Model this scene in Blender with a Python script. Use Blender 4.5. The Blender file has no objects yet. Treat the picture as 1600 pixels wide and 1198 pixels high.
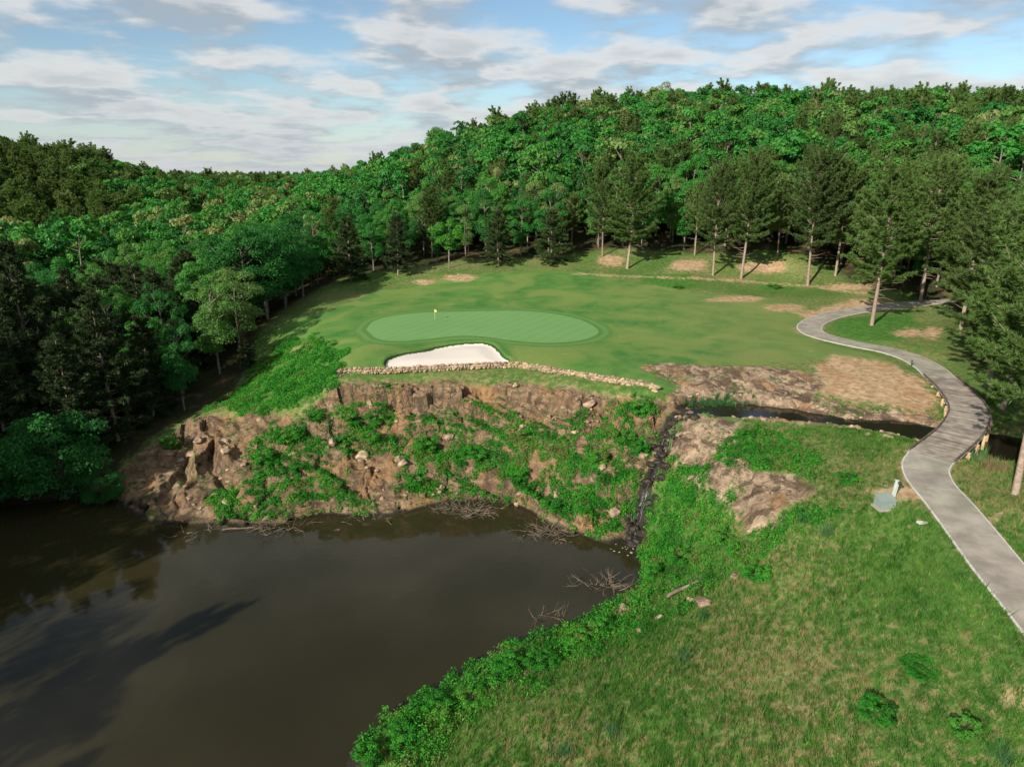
import bpy, math, random
import numpy as np
from mathutils import Vector, Matrix

# ------------------------------------------------------------------ camera, sky, sun, exposure
random.seed(7)
rng = np.random.default_rng(7)
scene = bpy.context.scene
COL = scene.collection
CAM_Z, PITCH, F_PX = 24.0, math.radians(17.4), 1067.0

cam_data = bpy.data.cameras.new("camera")
cam = bpy.data.objects.new("camera", cam_data)
COL.objects.link(cam)
cam.location = (0, 0, CAM_Z)
cam.rotation_euler = (math.radians(90) - PITCH, 0, 0)
cam_data.sensor_fit = 'HORIZONTAL'
cam_data.sensor_width = 36.0
cam_data.lens = 36.0 * F_PX / 1600.0
cam_data.clip_end = 20000.0
cam_data.clip_start = 0.5
scene.camera = cam

SUN_AZ, SUN_EL = math.radians(38), math.radians(27.5)     # light runs away from the camera, 38 degrees to the right
to_sun = Vector((-math.sin(SUN_AZ) * math.cos(SUN_EL), -math.cos(SUN_AZ) * math.cos(SUN_EL), math.sin(SUN_EL)))
sun_data = bpy.data.lights.new("sun", 'SUN')
sun_data.energy = 5.0
sun_data.angle = math.radians(0.55)
sun_data.color = (1.0, 0.93, 0.82)
sun = bpy.data.objects.new("sun", sun_data)
COL.objects.link(sun)
sun.rotation_euler = to_sun.to_track_quat('Z', 'Y').to_euler()
sun.location = (-60, -100, 90)

world = bpy.data.worlds.new("World")
scene.world = world
world.use_nodes = True
scene.view_settings.view_transform = 'Standard'
scene.view_settings.look = 'None'
scene.view_settings.exposure = 0.57
scene.view_settings.gamma = 1.0
scene.view_settings.use_curve_mapping = False
scene.cycles.max_bounces = 6
scene.cycles.diffuse_bounces = 2
scene.cycles.glossy_bounces = 2
scene.cycles.transmission_bounces = 3
scene.cycles.transparent_max_bounces = 6


class NT:
    """small helper round a node tree"""
    def __init__(self, tree):
        self.t = tree
        self.n = tree.nodes
        self.l = tree.links

    def new(self, typ, **kw):
        nd = self.n.new(typ)
        for k, v in kw.items():
            setattr(nd, k, v)
        return nd

    def put(self, sock, val):
        if val is None:
            return
        if isinstance(val, bpy.types.NodeSocket):
            self.l.new(val, sock)
        elif isinstance(val, (tuple, list)) and len(val) == 3 and sock.type == 'RGBA':
            sock.default_value = (*val, 1.0)
        else:
            sock.default_value = val

    def math(self, op, a, b=None, c=None, clamp=False):
        nd = self.new('ShaderNodeMath', operation=op, use_clamp=clamp)
        for i, v in enumerate((a, b, c)):
            self.put(nd.inputs[i], v)
        return nd.outputs[0]

    def vmath(self, op, a, b=None):
        nd = self.new('ShaderNodeVectorMath', operation=op)
        self.put(nd.inputs[0], a)
        if b is not None:
            if op == 'SCALE':
                self.put(nd.inputs['Scale'], b)
            else:
                self.put(nd.inputs[1], b)
        return nd.outputs[0]

    def mix(self, fac, a, b, blend='MIX'):
        nd = self.new('ShaderNodeMix', data_type='RGBA', blend_type=blend)
        self.put(nd.inputs[0], fac)
        self.put(nd.inputs[6], a)
        self.put(nd.inputs[7], b)
        return nd.outputs[2]

    def noise(self, vec, scale, detail=3, rough=0.55, dist=0.0, color=False):
        nd = self.new('ShaderNodeTexNoise')
        self.put(nd.inputs['Vector'], vec)
        self.put(nd.inputs['Scale'], scale)
        nd.inputs['Detail'].default_value = detail
        nd.inputs['Roughness'].default_value = rough
        nd.inputs['Distortion'].default_value = dist
        return nd.outputs[1 if color else 0]

    def smooth(self, v, lo, hi, a=0.0, b=1.0):
        nd = self.new('ShaderNodeMapRange', interpolation_type='SMOOTHSTEP')
        self.put(nd.inputs[0], v)
        self.put(nd.inputs[1], lo)
        self.put(nd.inputs[2], hi)
        nd.inputs[3].default_value = a
        nd.inputs[4].default_value = b
        return nd.outputs[0]

    def attr(self, name, out=2):
        nd = self.new('ShaderNodeAttribute', attribute_name=name)
        return nd.outputs[out]

    def ramp(self, fac, stops):
        nd = self.new('ShaderNodeValToRGB')
        el = nd.color_ramp.elements
        while len(el) < len(stops):
            el.new(0.5)
        for e, (p, c) in zip(el, stops):
            e.position = p
            e.color = (*c, 1)
        self.put(nd.inputs[0], fac)
        return nd.outputs[0]


def build_world():
    w = NT(world.node_tree)
    w.n.clear()
    out = w.new('ShaderNodeOutputWorld')
    bg = w.new('ShaderNodeBackground')
    sky = w.new('ShaderNodeTexSky', sky_type='NISHITA')
    sky.sun_disc = False
    sky.sun_elevation = SUN_EL
    sky.sun_rotation = math.atan2(to_sun.x, to_sun.y)
    sky.altitude = 300
    sky.air_density = 1.0
    sky.dust_density = 0.25
    sky.ozone_density = 1.6
    tc = w.new('ShaderNodeTexCoord')
    sep = w.new('ShaderNodeSeparateXYZ')
    w.l.new(tc.outputs['Generated'], sep.inputs[0])
    x, y, z = sep.outputs

    def layer(dz, sc, seed, detail, rough=0.52, dist=0.0, squash=1.0):
        zz = w.math('MAXIMUM', w.math('ADD', z, dz), 0.0)
        inv = w.math('DIVIDE', 1.0, w.math('ADD', zz, 0.13))
        cb = w.new('ShaderNodeCombineXYZ')
        w.put(cb.inputs[0], w.math('MULTIPLY', w.math('MULTIPLY', x, inv), squash))
        w.put(cb.inputs[1], w.math('MULTIPLY', y, inv))
        cb.inputs[2].default_value = seed
        return w.noise(cb.outputs[0], sc, detail, rough, dist)
    SC = 1.7
    a0 = layer(0.0, SC, 3.4, 7)
    a1 = layer(0.022, SC, 3.4, 5)
    fine = layer(0.0, 5.0, 8.0, 5, 0.6)
    dens = w.math('ADD', a0, w.math('MULTIPLY', w.math('SUBTRACT', fine, 0.5), 0.10))
    cov = w.smooth(dens, 0.37, 0.58)
    lit = w.smooth(w.math('ADD', w.math('SUBTRACT', a1, a0), w.math('MULTIPLY', w.math('SUBTRACT', fine, 0.5), 0.16)), -0.085, 0.085)
    thick = w.smooth(a0, 0.5, 0.72)
    shade = w.math('MAXIMUM', w.math('MULTIPLY', lit, 0.85), w.math('MULTIPLY', thick, 0.55))
    cloud = w.mix(shade, (6.7, 6.6, 6.45), (2.9, 3.45, 3.95))
    skyc = w.mix(1.0, sky.outputs[0], (0.92, 1.0, 1.02), 'MULTIPLY')
    col = w.mix(w.math('MULTIPLY', cov, 0.9), skyc, cloud)
    col = w.mix(w.smooth(z, -0.02, 0.13, 0.62, 0.0), col, (4.4, 4.8, 5.4))
    w.put(bg.inputs[0], col)
    bg.inputs[1].default_value = 0.08
    w.l.new(bg.outputs[0], out.inputs[0])


build_world()

# ------------------------------------------------------------------ helpers
CP, SP = math.cos(PITCH), math.sin(PITCH)


def ray(px, py):
    u, v = (px - 800.0), (599.0 - py)
    return np.array([u, F_PX * CP + v * SP, -F_PX * SP + v * CP])


def P(px, py, z):
    r = ray(px, py)
    t = (z - CAM_Z) / r[2]
    return np.array([r[0] * t, r[1] * t, z])


def at_depth(px, py, y):
    r = ray(px, py)
    t = y / r[1]
    return np.array([r[0] * t, y, CAM_Z + r[2] * t])


def project(x, y, z):
    d = y * CP - (z - CAM_Z) * SP
    v = y * SP + (z - CAM_Z) * CP
    d = np.maximum(d, 1e-3)
    return 800 + F_PX * x / d, 599 - F_PX * v / d


_tab = rng.random((64, 64, 64)).astype(np.float32)


def vnoise(x, y, z=0.0):
    x, y, z = np.broadcast_arrays(np.asarray(x, float), np.asarray(y, float), np.asarray(z, float))
    xi, yi, zi = np.floor(x).astype(int), np.floor(y).astype(int), np.floor(z).astype(int)
    fx, fy, fz = x - xi, y - yi, z - zi
    fx, fy, fz = (f * f * (3 - 2 * f) for f in (fx, fy, fz))
    r = 0
    for dx in (0, 1):
        wx = fx if dx else 1 - fx
        for dy in (0, 1):
            wy = fy if dy else 1 - fy
            for dz in (0, 1):
                wz = fz if dz else 1 - fz
                r = r + wx * wy * wz * _tab[(xi + dx) & 63, (yi + dy) & 63, (zi + dz) & 63]
    return r


def fbm(x, y, z=0.0, octv=4, gain=0.5):
    s, a, n = 0, 1.0, 0
    for i in range(octv):
        s = s + a * (vnoise(np.asarray(x) * 2 ** i + 17 * i, np.asarray(y) * 2 ** i + 31 * i, np.asarray(z) * 2 ** i + 7 * i) - 0.5)
        n += a
        a *= gain
    return s / n * 2


def sstep(a, b, v):
    t = np.clip((v - a) / (b - a), 0, 1)
    return t * t * (3 - 2 * t)


def seg_dist(X, Y, poly, closed=False, z=None):
    """distance to a polyline; with z also the height carried along it"""
    best = np.full(X.shape, 1e9)
    zz = np.zeros(X.shape)
    n = len(poly)
    for i in range(n if closed else n - 1):
        ax, ay = poly[i][:2]
        bx, by = poly[(i + 1) % n][:2]
        ex, ey = bx - ax, by - ay
        L = ex * ex + ey * ey + 1e-12
        t = np.clip(((X - ax) * ex + (Y - ay) * ey) / L, 0, 1)
        d = np.hypot(X - ax - t * ex, Y - ay - t * ey)
        m = d < best
        best = np.where(m, d, best)
        if z is not None:
            zz = np.where(m, z[i] * (1 - t) + z[(i + 1) % n] * t, zz)
    return (best, zz) if z is not None else best


def inside(X, Y, poly):
    c = np.zeros(X.shape, bool)
    n = len(poly)
    for i in range(n):
        ax, ay = poly[i][:2]
        bx, by = poly[(i + 1) % n][:2]
        cr = ((ay > Y) != (by > Y)) & (X < (bx - ax) * (Y - ay) / (by - ay + 1e-12) + ax)
        c ^= cr
    return c


def sdf(X, Y, poly, reach=12.0):
    """signed distance, positive inside, clipped to +-reach"""
    p = np.array([q[:2] for q in poly])
    out = np.full(X.shape, -reach)
    m = (X > p[:, 0].min() - reach) & (X < p[:, 0].max() + reach) & (Y > p[:, 1].min() - reach) & (Y < p[:, 1].max() + reach)
    if m.any():
        d = seg_dist(X[m], Y[m], poly, True)
        out[m] = np.clip(np.where(inside(X[m], Y[m], poly), d, -d), -reach, reach)
    return out


def resample(pts, step):
    pts = np.array(pts, float)
    # Catmull-Rom through the points, then even steps
    ext = np.vstack([2 * pts[0] - pts[1], pts, 2 * pts[-1] - pts[-2]])
    fine = []
    for i in range(1, len(ext) - 2):
        p0, p1, p2, p3 = ext[i - 1:i + 3]
        for t in np.linspace(0, 1, 16, endpoint=False):
            fine.append(0.5 * (2 * p1 + (p2 - p0) * t + (2 * p0 - 5 * p1 + 4 * p2 - p3) * t ** 2 + (3 * p1 - p0 - 3 * p2 + p3) * t ** 3))
    fine.append(pts[-1])
    fine = np.array(fine)
    s = np.r_[0, np.cumsum(np.linalg.norm(np.diff(fine, axis=0), axis=1))]
    n = max(2, int(round(s[-1] / step)) + 1)
    q = np.linspace(0, s[-1], n)
    return np.stack([np.interp(q, s, fine[:, k]) for k in range(fine.shape[1])], 1)


def mesh(name, V, Fs, mats=(), smooth=False, mat_idx=None, attrs=None):
    """one mesh out of vertex and face arrays (each array of Fs has a fixed number of corners)"""
    me = bpy.data.meshes.new(name)
    V = np.asarray(V, np.float32)
    Fs = [np.asarray(f, np.int32) for f in Fs if len(f)]
    me.vertices.add(len(V))
    me.vertices.foreach_set('co', V.ravel())
    loops = np.concatenate([f.ravel() for f in Fs])
    tot = np.concatenate([np.full(len(f), f.shape[1], np.int32) for f in Fs])
    start = np.r_[0, np.cumsum(tot)[:-1]].astype(np.int32)
    me.loops.add(len(loops))
    me.loops.foreach_set('vertex_index', loops)
    me.polygons.add(len(tot))
    me.polygons.foreach_set('loop_start', start)
    me.polygons.foreach_set('loop_total', tot)
    if mat_idx is not None:
        me.polygons.foreach_set('material_index', np.asarray(mat_idx, np.int32))
    me.polygons.foreach_set('use_smooth', np.full(len(tot), bool(smooth)))
    for m in mats:
        me.materials.append(m)
    for k, v in (attrs or {}).items():
        a = me.attributes.new(k, 'FLOAT', 'POINT')
        a.data.foreach_set('value', np.asarray(v, np.float32))
    me.update(calc_edges=True)
    me.validate()
    return me


def link(name, data, parent=None, loc=None, rot=None, scale=None):
    o = bpy.data.objects.new(name, data)
    COL.objects.link(o)
    if parent is not None:
        o.parent = parent
    if loc is not None:
        o.location = [float(c) for c in loc]
    if rot is not None:
        o.rotation_euler = rot
    if scale is not None:
        o.scale = scale
    return o


def tag(o, label=None, cat=None, group=None, kind=None):
    if label:
        o['label'] = label
    if cat:
        o['category'] = cat
    if group:
        o['group'] = group
    if kind:
        o['kind'] = kind
    return o


class MB:
    """collects tubes, boxes and leaves into arrays"""
    def __init__(self):
        self.v, self.q, self.t, self.n = [], [], [], 0

    def add(self, V, quads=None, tris=None):
        V = np.asarray(V, float).reshape(-1, 3)
        self.v.append(V)
        if quads is not None and len(quads):
            self.q.append(np.asarray(quads) + self.n)
        if tris is not None and len(tris):
            self.t.append(np.asarray(tris) + self.n)
        self.n += len(V)

    def tube(self, pts, rad, sides=6, cap=True):
        pts = np.asarray(pts, float)
        n = len(pts)
        rad = np.broadcast_to(np.asarray(rad, float), (n,))
        tan = np.gradient(pts, axis=0)
        tan /= np.linalg.norm(tan, axis=1)[:, None] + 1e-9
        ref = np.array([0, 0, 1.0]) if abs(tan[:, 2]).mean() < 0.8 else np.array([1.0, 0, 0])
        a = np.cross(tan, ref)
        a /= np.linalg.norm(a, axis=1)[:, None] + 1e-9
        b = np.cross(tan, a)
        th = np.linspace(0, 2 * np.pi, sides, endpoint=False)
        V = (pts[:, None] + rad[:, None, None] * (np.cos(th)[None, :, None] * a[:, None] + np.sin(th)[None, :, None] * b[:, None])).reshape(-1, 3)
        i = np.arange(n - 1)[:, None] * sides
        j = np.arange(sides)[None]
        k = (j + 1) % sides
        Q = np.stack([i + j, i + k, i + sides + k, i + sides + j], -1).reshape(-1, 4)
        T = None
        if cap:
            V = np.vstack([V, pts[-1:] + tan[-1:] * rad[-1] * 0.3])
            jj = np.arange(sides)
            T = np.stack([(n - 1) * sides + jj, (n - 1) * sides + (jj + 1) % sides, np.full(sides, n * sides)], 1)
        self.add(V, Q, T)

    def box(self, c, s, M=None, jit=0.0):
        c, s = np.asarray(c, float), np.asarray(s, float) / 2
        V = np.array([[x, y, z] for z in (-1, 1) for y in (-1, 1) for x in (-1, 1)], float) * s
        if jit:
            V += rng.normal(0, jit, V.shape)
        if M is not None:
            V = V @ np.asarray(M).T
        self.add(V + c, [[0, 2, 3, 1], [4, 5, 7, 6], [0, 1, 5, 4], [2, 6, 7, 3], [0, 4, 6, 2], [1, 3, 7, 5]])

    def mesh(self, name, mats=(), smooth=False, **kw):
        return mesh(name, np.vstack(self.v), [np.vstack(self.q) if self.q else [], np.vstack(self.t) if self.t else []], mats, smooth, **kw)


def rotz(a):
    c, s = math.cos(a), math.sin(a)
    return np.array([[c, -s, 0], [s, c, 0], [0, 0, 1]])


def rand_unit(n):
    v = rng.normal(size=(n, 3))
    return v / (np.linalg.norm(v, axis=1)[:, None] + 1e-9)


# ------------------------------------------------------------------ materials
def material(name):
    m = bpy.data.materials.new(name)
    m.use_nodes = True
    t = NT(m.node_tree)
    t.n.clear()
    out = t.new('ShaderNodeOutputMaterial')
    return m, t, out


def simple(name, c1, c2, scale=3.0, rough=0.8, bump=0.0, bscale=None, spec=0.3, detail=5, obj=True, metallic=0.0, rand=0.0):
    m, t, out = material(name)
    tc = t.new('ShaderNodeTexCoord')
    vec = tc.outputs['Object'] if obj else t.new('ShaderNodeNewGeometry').outputs['Position']
    n = t.noise(vec, scale, detail, 0.6)
    col = t.mix(t.smooth(n, 0.3, 0.7), c1, c2)
    if rand:
        oi = t.new('ShaderNodeObjectInfo')
        hs = t.new('ShaderNodeHueSaturation')
        t.put(hs.inputs['Value'], t.math('MULTIPLY_ADD', oi.outputs['Random'], 2 * rand, 1 - rand))
        t.put(hs.inputs['Hue'], t.math('MULTIPLY_ADD', t.math('FRACT', t.math('MULTIPLY', oi.outputs['Random'], 7.31)), 0.04, 0.48))
        t.put(hs.inputs['Color'], col)
        col = hs.outputs[0]
    b = t.new('ShaderNodeBsdfPrincipled')
    t.put(b.inputs['Base Color'], col)
    b.inputs['Roughness'].default_value = rough
    b.inputs['Specular IOR Level'].default_value = spec
    b.inputs['Metallic'].default_value = metallic
    if bump:
        bp = t.new('ShaderNodeBump')
        bp.inputs['Strength'].default_value = 1.0
        bp.inputs['Distance'].default_value = bump
        t.put(bp.inputs['Height'], t.noise(vec, bscale or scale * 3, 5, 0.65))
        t.l.new(bp.outputs[0], b.inputs['Normal'])
    t.l.new(b.outputs[0], out.inputs[0])
    return m


def leaf_material(name, stops, trans=0.3, tmul=1.35, posnoise=0.0, spread=0.35, straw=None):
    """stops: colours chosen per tree; 'shade' carries a per-leaf lightness"""
    m, t, out = material(name)
    oi = t.new('ShaderNodeObjectInfo')
    geo = t.new('ShaderNodeNewGeometry')
    sepc = t.new('ShaderNodeSeparateColor')
    t.l.new(oi.outputs['Color'], sepc.inputs[0])
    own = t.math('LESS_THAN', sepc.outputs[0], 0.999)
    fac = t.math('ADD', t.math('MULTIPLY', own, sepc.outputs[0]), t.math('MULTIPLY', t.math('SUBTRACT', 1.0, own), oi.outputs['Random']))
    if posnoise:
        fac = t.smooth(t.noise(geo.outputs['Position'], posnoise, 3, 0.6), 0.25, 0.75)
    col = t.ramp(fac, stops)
    sh = t.attr('shade')
    hs = t.new('ShaderNodeHueSaturation')
    t.put(hs.inputs['Value'], t.math('MULTIPLY_ADD', sh, 2 * spread, 1 - spread))
    t.put(hs.inputs['Hue'], t.math('MULTIPLY_ADD', sh, -0.02, 0.51))
    t.put(hs.inputs['Color'], col)
    c = hs.outputs[0]
    if straw is not None:
        c = t.mix(t.math('MULTIPLY', t.math('MULTIPLY', straw_mask(t), 0.75), t.smooth(sh, 0.1, 0.5)), c, straw)
    d = t.new('ShaderNodeBsdfDiffuse')
    tr = t.new('ShaderNodeBsdfTranslucent')
    t.put(d.inputs[0], c)
    t.put(tr.inputs[0], t.mix(1.0, c, (tmul * 1.05, tmul, tmul * 0.55), 'MULTIPLY'))
    mx = t.new('ShaderNodeMixShader')
    mx.inputs[0].default_value = trans
    t.l.new(d.outputs[0], mx.inputs[1])
    t.l.new(tr.outputs[0], mx.inputs[2])
    gl = t.new('ShaderNodeBsdfGlossy')
    gl.inputs['Roughness'].default_value = 0.5
    gl.inputs[0].default_value = (0.8, 0.9, 0.85, 1)
    m2 = t.new('ShaderNodeMixShader')
    m2.inputs[0].default_value = 0.01
    t.l.new(mx.outputs[0], m2.inputs[1])
    t.l.new(gl.outputs[0], m2.inputs[2])
    t.l.new(m2.outputs[0], out.inputs[0])
    return m


def straw_mask(t):
    """where the rough grass has dried to straw: shared by the ground and the blades on it"""
    geo = t.new('ShaderNodeNewGeometry')
    p = t.vmath('MULTIPLY', geo.outputs['Position'], (1.0, 1.0, 0.0))
    a = t.noise(p, 1.6, 5, 0.74, 0.5)
    b = t.noise(p, 0.085, 2, 0.5)
    return t.smooth(t.math('ADD', a, t.math('MULTIPLY', t.math('SUBTRACT', b, 0.5), 0.45)), 0.46, 0.62)


def terrain_material():
    m, t, out = material("terrain")
    geo = t.new('ShaderNodeNewGeometry')
    pos = geo.outputs['Position']
    n_big = t.noise(pos, 0.05, 3, 0.55)
    n_mid = t.noise(pos, 0.28, 4, 0.6)
    n_sm = t.noise(pos, 1.4, 4, 0.65)
    n_fine = t.noise(pos, 7.0, 4, 0.7)
    brk = t.math('ADD', t.math('SUBTRACT', n_mid, 0.5), t.math('MULTIPLY', t.math('SUBTRACT', n_sm, 0.5), 0.8))

    def mask(name, w, amp, off=0.0):
        v = t.math('ADD', t.attr(name), t.math('MULTIPLY', brk, amp))
        return t.smooth(v, off - w, off + w)
    # rough grass: green with straw showing through
    g1 = t.mix(t.smooth(n_sm, 0.3, 0.72), (0.040, 0.10, 0.016), (0.085, 0.16, 0.034))
    g1 = t.mix(t.smooth(n_big, 0.4, 0.7), g1, (0.085, 0.155, 0.032))
    straw = t.mix(n_fine, (0.18, 0.145, 0.06), (0.38, 0.29, 0.15))
    rough = t.mix(t.math('MULTIPLY', straw_mask(t), 0.6), g1, straw)
    # mown turf
    mown = t.mix(t.smooth(n_mid, 0.28, 0.72), (0.036, 0.142, 0.028), (0.112, 0.220, 0.044))
    mown = t.mix(t.smooth(t.noise(pos, 0.09, 2, 0.5, 0.8), 0.42, 0.66), mown, (0.165, 0.225, 0.056))
    mown = t.mix(t.math('MULTIPLY', t.smooth(n_fine, 0.35, 0.7), 0.5), mown, (0.035, 0.115, 0.022))
    mown = t.mix(t.math('MULTIPLY', t.smooth(t.noise(pos, 2.6, 4, 0.75), 0.5, 0.72), 0.5), mown, (0.16, 0.21, 0.06))
    wear = t.smooth(t.math('ADD', t.noise(pos, 0.35, 5, 0.7), t.math('MULTIPLY', t.math('SUBTRACT', n_fine, 0.5), 0.2)), 0.63, 0.74)
    sepp = t.new('ShaderNodeSeparateXYZ')
    t.l.new(pos, sepp.inputs[0])
    dry = t.smooth(t.math('ADD', sepp.outputs[0], t.math('MULTIPLY', brk, 40.0)), 8.0, 42.0, 0.0, 0.55)
    mown = t.mix(dry, mown, t.mix(n_sm, (0.13, 0.175, 0.05), (0.20, 0.20, 0.075)))
    mown = t.mix(t.math('MULTIPLY', wear, 0.7), mown, (0.32, 0.235, 0.125))
    # dense weeds
    lush = t.mix(t.smooth(t.math('ADD', n_sm, t.math('MULTIPLY', t.math('SUBTRACT', n_fine, 0.5), 0.8)), 0.3, 0.7), (0.03, 0.10, 0.015), (0.085, 0.19, 0.032))
    # woodland floor
    wood = t.mix(t.smooth(n_sm, 0.35, 0.65), (0.045, 0.032, 0.018), (0.022, 0.038, 0.012))
    wood = t.mix(t.smooth(n_mid, 0.52, 0.7), wood, (0.13, 0.075, 0.04))
    # bare soil, orange clay in places
    soil = t.mix(t.smooth(n_sm, 0.3, 0.7), (0.25, 0.16, 0.085), (0.50, 0.36, 0.22))
    soil = t.mix(t.math('MULTIPLY', t.smooth(n_mid, 0.5, 0.7), 0.55), soil, (0.30, 0.145, 0.06))
    soil = t.mix(t.smooth(t.noise(pos, 0.7, 5, 0.7), 0.56, 0.7), soil, (0.09, 0.14, 0.035))
    # rock: tan with dark weathering along beds
    warp = t.vmath('ADD', pos, t.vmath('SCALE', t.noise(pos, 0.4, 4, 0.6, color=True), 2.2))
    tilt = t.vmath('MULTIPLY', warp, (0.22, 0.22, 1.6))
    beds = t.noise(tilt, 1.1, 6, 0.68)
    streak = t.noise(t.vmath('MULTIPLY', warp, (1.6, 1.6, 0.16)), 1.0, 5, 0.7)
    rock = t.ramp(beds, [(0.25, (0.075, 0.048, 0.030)), (0.44, (0.18, 0.112, 0.064)), (0.56, (0.30, 0.20, 0.118)), (0.74, (0.46, 0.34, 0.225))])
    sepn = t.new('ShaderNodeSeparateXYZ')
    t.l.new(geo.outputs['Normal'], sepn.inputs[0])
    iso = t.noise(pos, 0.9, 6, 0.72, 0.6)
    pale = t.ramp(iso, [(0.30, (0.10, 0.07, 0.05)), (0.40, (0.30, 0.21, 0.14)), (0.52, (0.50, 0.365, 0.245)), (0.72, (0.64, 0.50, 0.37))])
    lich = t.math('MULTIPLY', t.smooth(t.noise(warp, 0.42, 5, 0.66, 0.8), 0.48, 0.57), 0.9)
    pale = t.mix(lich, pale, t.mix(n_fine, (0.05, 0.037, 0.028), (0.15, 0.105, 0.07)))
    rock = t.mix(t.smooth(t.attr('scrub'), 0.2, 0.8, 0.85, 0.12), rock, pale)
    rock = t.mix(t.smooth(t.noise(pos, 0.2, 3, 0.6), 0.5, 0.66), rock, t.mix(n_sm, (0.30, 0.165, 0.07), (0.42, 0.26, 0.135)))
    steep = t.smooth(sepn.outputs[2], 0.25, 0.75, 1.0, 0.0)
    rock = t.mix(t.math('MULTIPLY', t.smooth(streak, 0.44, 0.6), t.math('MULTIPLY_ADD', steep, 0.5, 0.3)), rock, (0.062, 0.047, 0.036))
    rock = t.mix(t.math('MULTIPLY', t.smooth(n_fine, 0.52, 0.75), 0.5), rock, (0.10, 0.07, 0.05))
    vor = t.new('ShaderNodeTexVoronoi', feature='DISTANCE_TO_EDGE')
    t.put(vor.inputs['Vector'], t.vmath('MULTIPLY', warp, (0.55, 0.55, 1.2)))
    vor.inputs['Scale'].default_value = 0.9
    rock = t.mix(t.math('MULTIPLY', t.smooth(vor.outputs['Distance'], 0.0, 0.06, 1.0, 0.0), t.math('MULTIPLY', t.smooth(t.noise(pos, 0.3, 3, 0.6), 0.42, 0.62), t.math('MULTIPLY_ADD', t.attr('scrub'), 0.45, 0.3))), rock, (0.035, 0.026, 0.02))
    moss = t.math('MULTIPLY', t.smooth(t.noise(pos, 0.55, 4, 0.65), 0.56, 0.68), t.smooth(sepn.outputs[2], 0.35, 0.75))
    rock = t.mix(t.math('MULTIPLY', t.math('MULTIPLY', moss, t.attr('scrub')), 0.75), rock, (0.055, 0.10, 0.026))
    # the green
    gv = t.vmath('MULTIPLY', pos, (0.83, 0.55, 0.0))
    sx = t.new('ShaderNodeSeparateXYZ')
    t.l.new(gv, sx.inputs[0])
    stripe = t.smooth(t.math('SINE', t.math('MULTIPLY', t.math('SUBTRACT', sx.outputs[0], sx.outputs[1]), 3.4)), -1.4, 1.4)
    stripe = t.math('ADD', stripe, t.math('MULTIPLY', t.math('SUBTRACT', n_sm, 0.5), 1.1))
    grn = t.mix(stripe, (0.115, 0.238, 0.076), (0.130, 0.255, 0.086))
    grn = t.mix(t.math('MULTIPLY', t.smooth(n_mid, 0.35, 0.7), 0.4), grn, (0.135, 0.26, 0.085))
    collar = t.mix(n_sm, (0.055, 0.150, 0.030), (0.095, 0.185, 0.044))
    sand = t.mix(n_fine, (0.55, 0.49, 0.43), (0.63, 0.57, 0.50))
    sand = t.mix(t.smooth(t.noise(pos, 2.5, 4, 0.7), 0.58, 0.7), sand, (0.58, 0.48, 0.38))

    c = t.mix(mask('forest', 1.5, 5.0), rough, wood)
    c = t.mix(mask('lush', 0.8, 3.0), c, lush)
    c = t.mix(mask('mown', 0.5, 2.2), c, mown)
    c = t.mix(mask('dirt', 1.1, 4.2, 0.3), c, soil)
    rm = mask('rock', 0.5, 3.4)
    c = t.mix(rm, c, rock)
    c = t.mix(mask('green', 0.3, 0.9, -2.2), c, collar)
    c = t.mix(mask('green', 0.25, 0.9, -1.55), c, t.mix(n_sm, (0.085, 0.195, 0.05), (0.115, 0.215, 0.06)))
    c = t.mix(mask('green', 0.10, 0.5, -0.75), c, collar)
    c = t.mix(mask('green', 0.08, 0.15), c, grn)
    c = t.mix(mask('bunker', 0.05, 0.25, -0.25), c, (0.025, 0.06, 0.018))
    c = t.mix(mask('bunker', 0.05, 0.5), c, sand)
    wet = mask('wet', 0.35, 1.2)
    c = t.mix(wet, c, t.mix(n_sm, (0.008, 0.008, 0.006), (0.035, 0.027, 0.017)))
    b = t.new('ShaderNodeBsdfPrincipled')
    t.put(b.inputs['Base Color'], c)
    t.put(b.inputs['Roughness'], t.math('MULTIPLY_ADD', wet, -0.28, 0.92))
    t.put(b.inputs['Specular IOR Level'], t.math('MULTIPLY_ADD', wet, 0.1, 0.12))
    hgt = t.math('ADD', t.math('MULTIPLY', n_fine, 0.08),
                 t.math('MULTIPLY', t.smooth(t.attr('rock'), -0.5, 0.8), t.math('MULTIPLY', t.noise(pos, 4.5, 5, 0.75), 0.36)))
    flat = t.math('MAXIMUM', mask('green', 0.1, 0.2), mask('bunker', 0.1, 0.2))
    bp = t.new('ShaderNodeBump')
    t.put(bp.inputs['Strength'], t.math('MULTIPLY_ADD', flat, -0.85, 1.0))
    bp.inputs['Distance'].default_value = 1.0
    t.put(bp.inputs['Height'], hgt)
    t.l.new(bp.outputs[0], b.inputs['Normal'])
    t.l.new(b.outputs[0], out.inputs[0])
    return m


def water_material(name, body, rough=0.04, ripple=0.012, scale=0.6):
    m, t, out = material(name)
    geo = t.new('ShaderNodeNewGeometry')
    pos = geo.outputs['Position']
    b = t.new('ShaderNodeBsdfPrincipled')
    t.put(b.inputs['Base Color'], t.mix(t.smooth(t.noise(pos, 0.05, 3), 0.3, 0.7), body, tuple(c * 1.25 for c in body)))
    b.inputs['Roughness'].default_value = rough
    b.inputs['IOR'].default_value = 1.33
    b.inputs['Specular IOR Level'].default_value = 0.42
    bp = t.new('ShaderNodeBump')
    bp.inputs['Strength'].default_value = 0.6
    bp.inputs['Distance'].default_value = ripple
    t.put(bp.inputs['Height'], t.noise(pos, scale, 4, 0.6))
    t.l.new(bp.outputs[0], b.inputs['Normal'])
    t.l.new(b.outputs[0], out.inputs[0])
    return m


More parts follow.
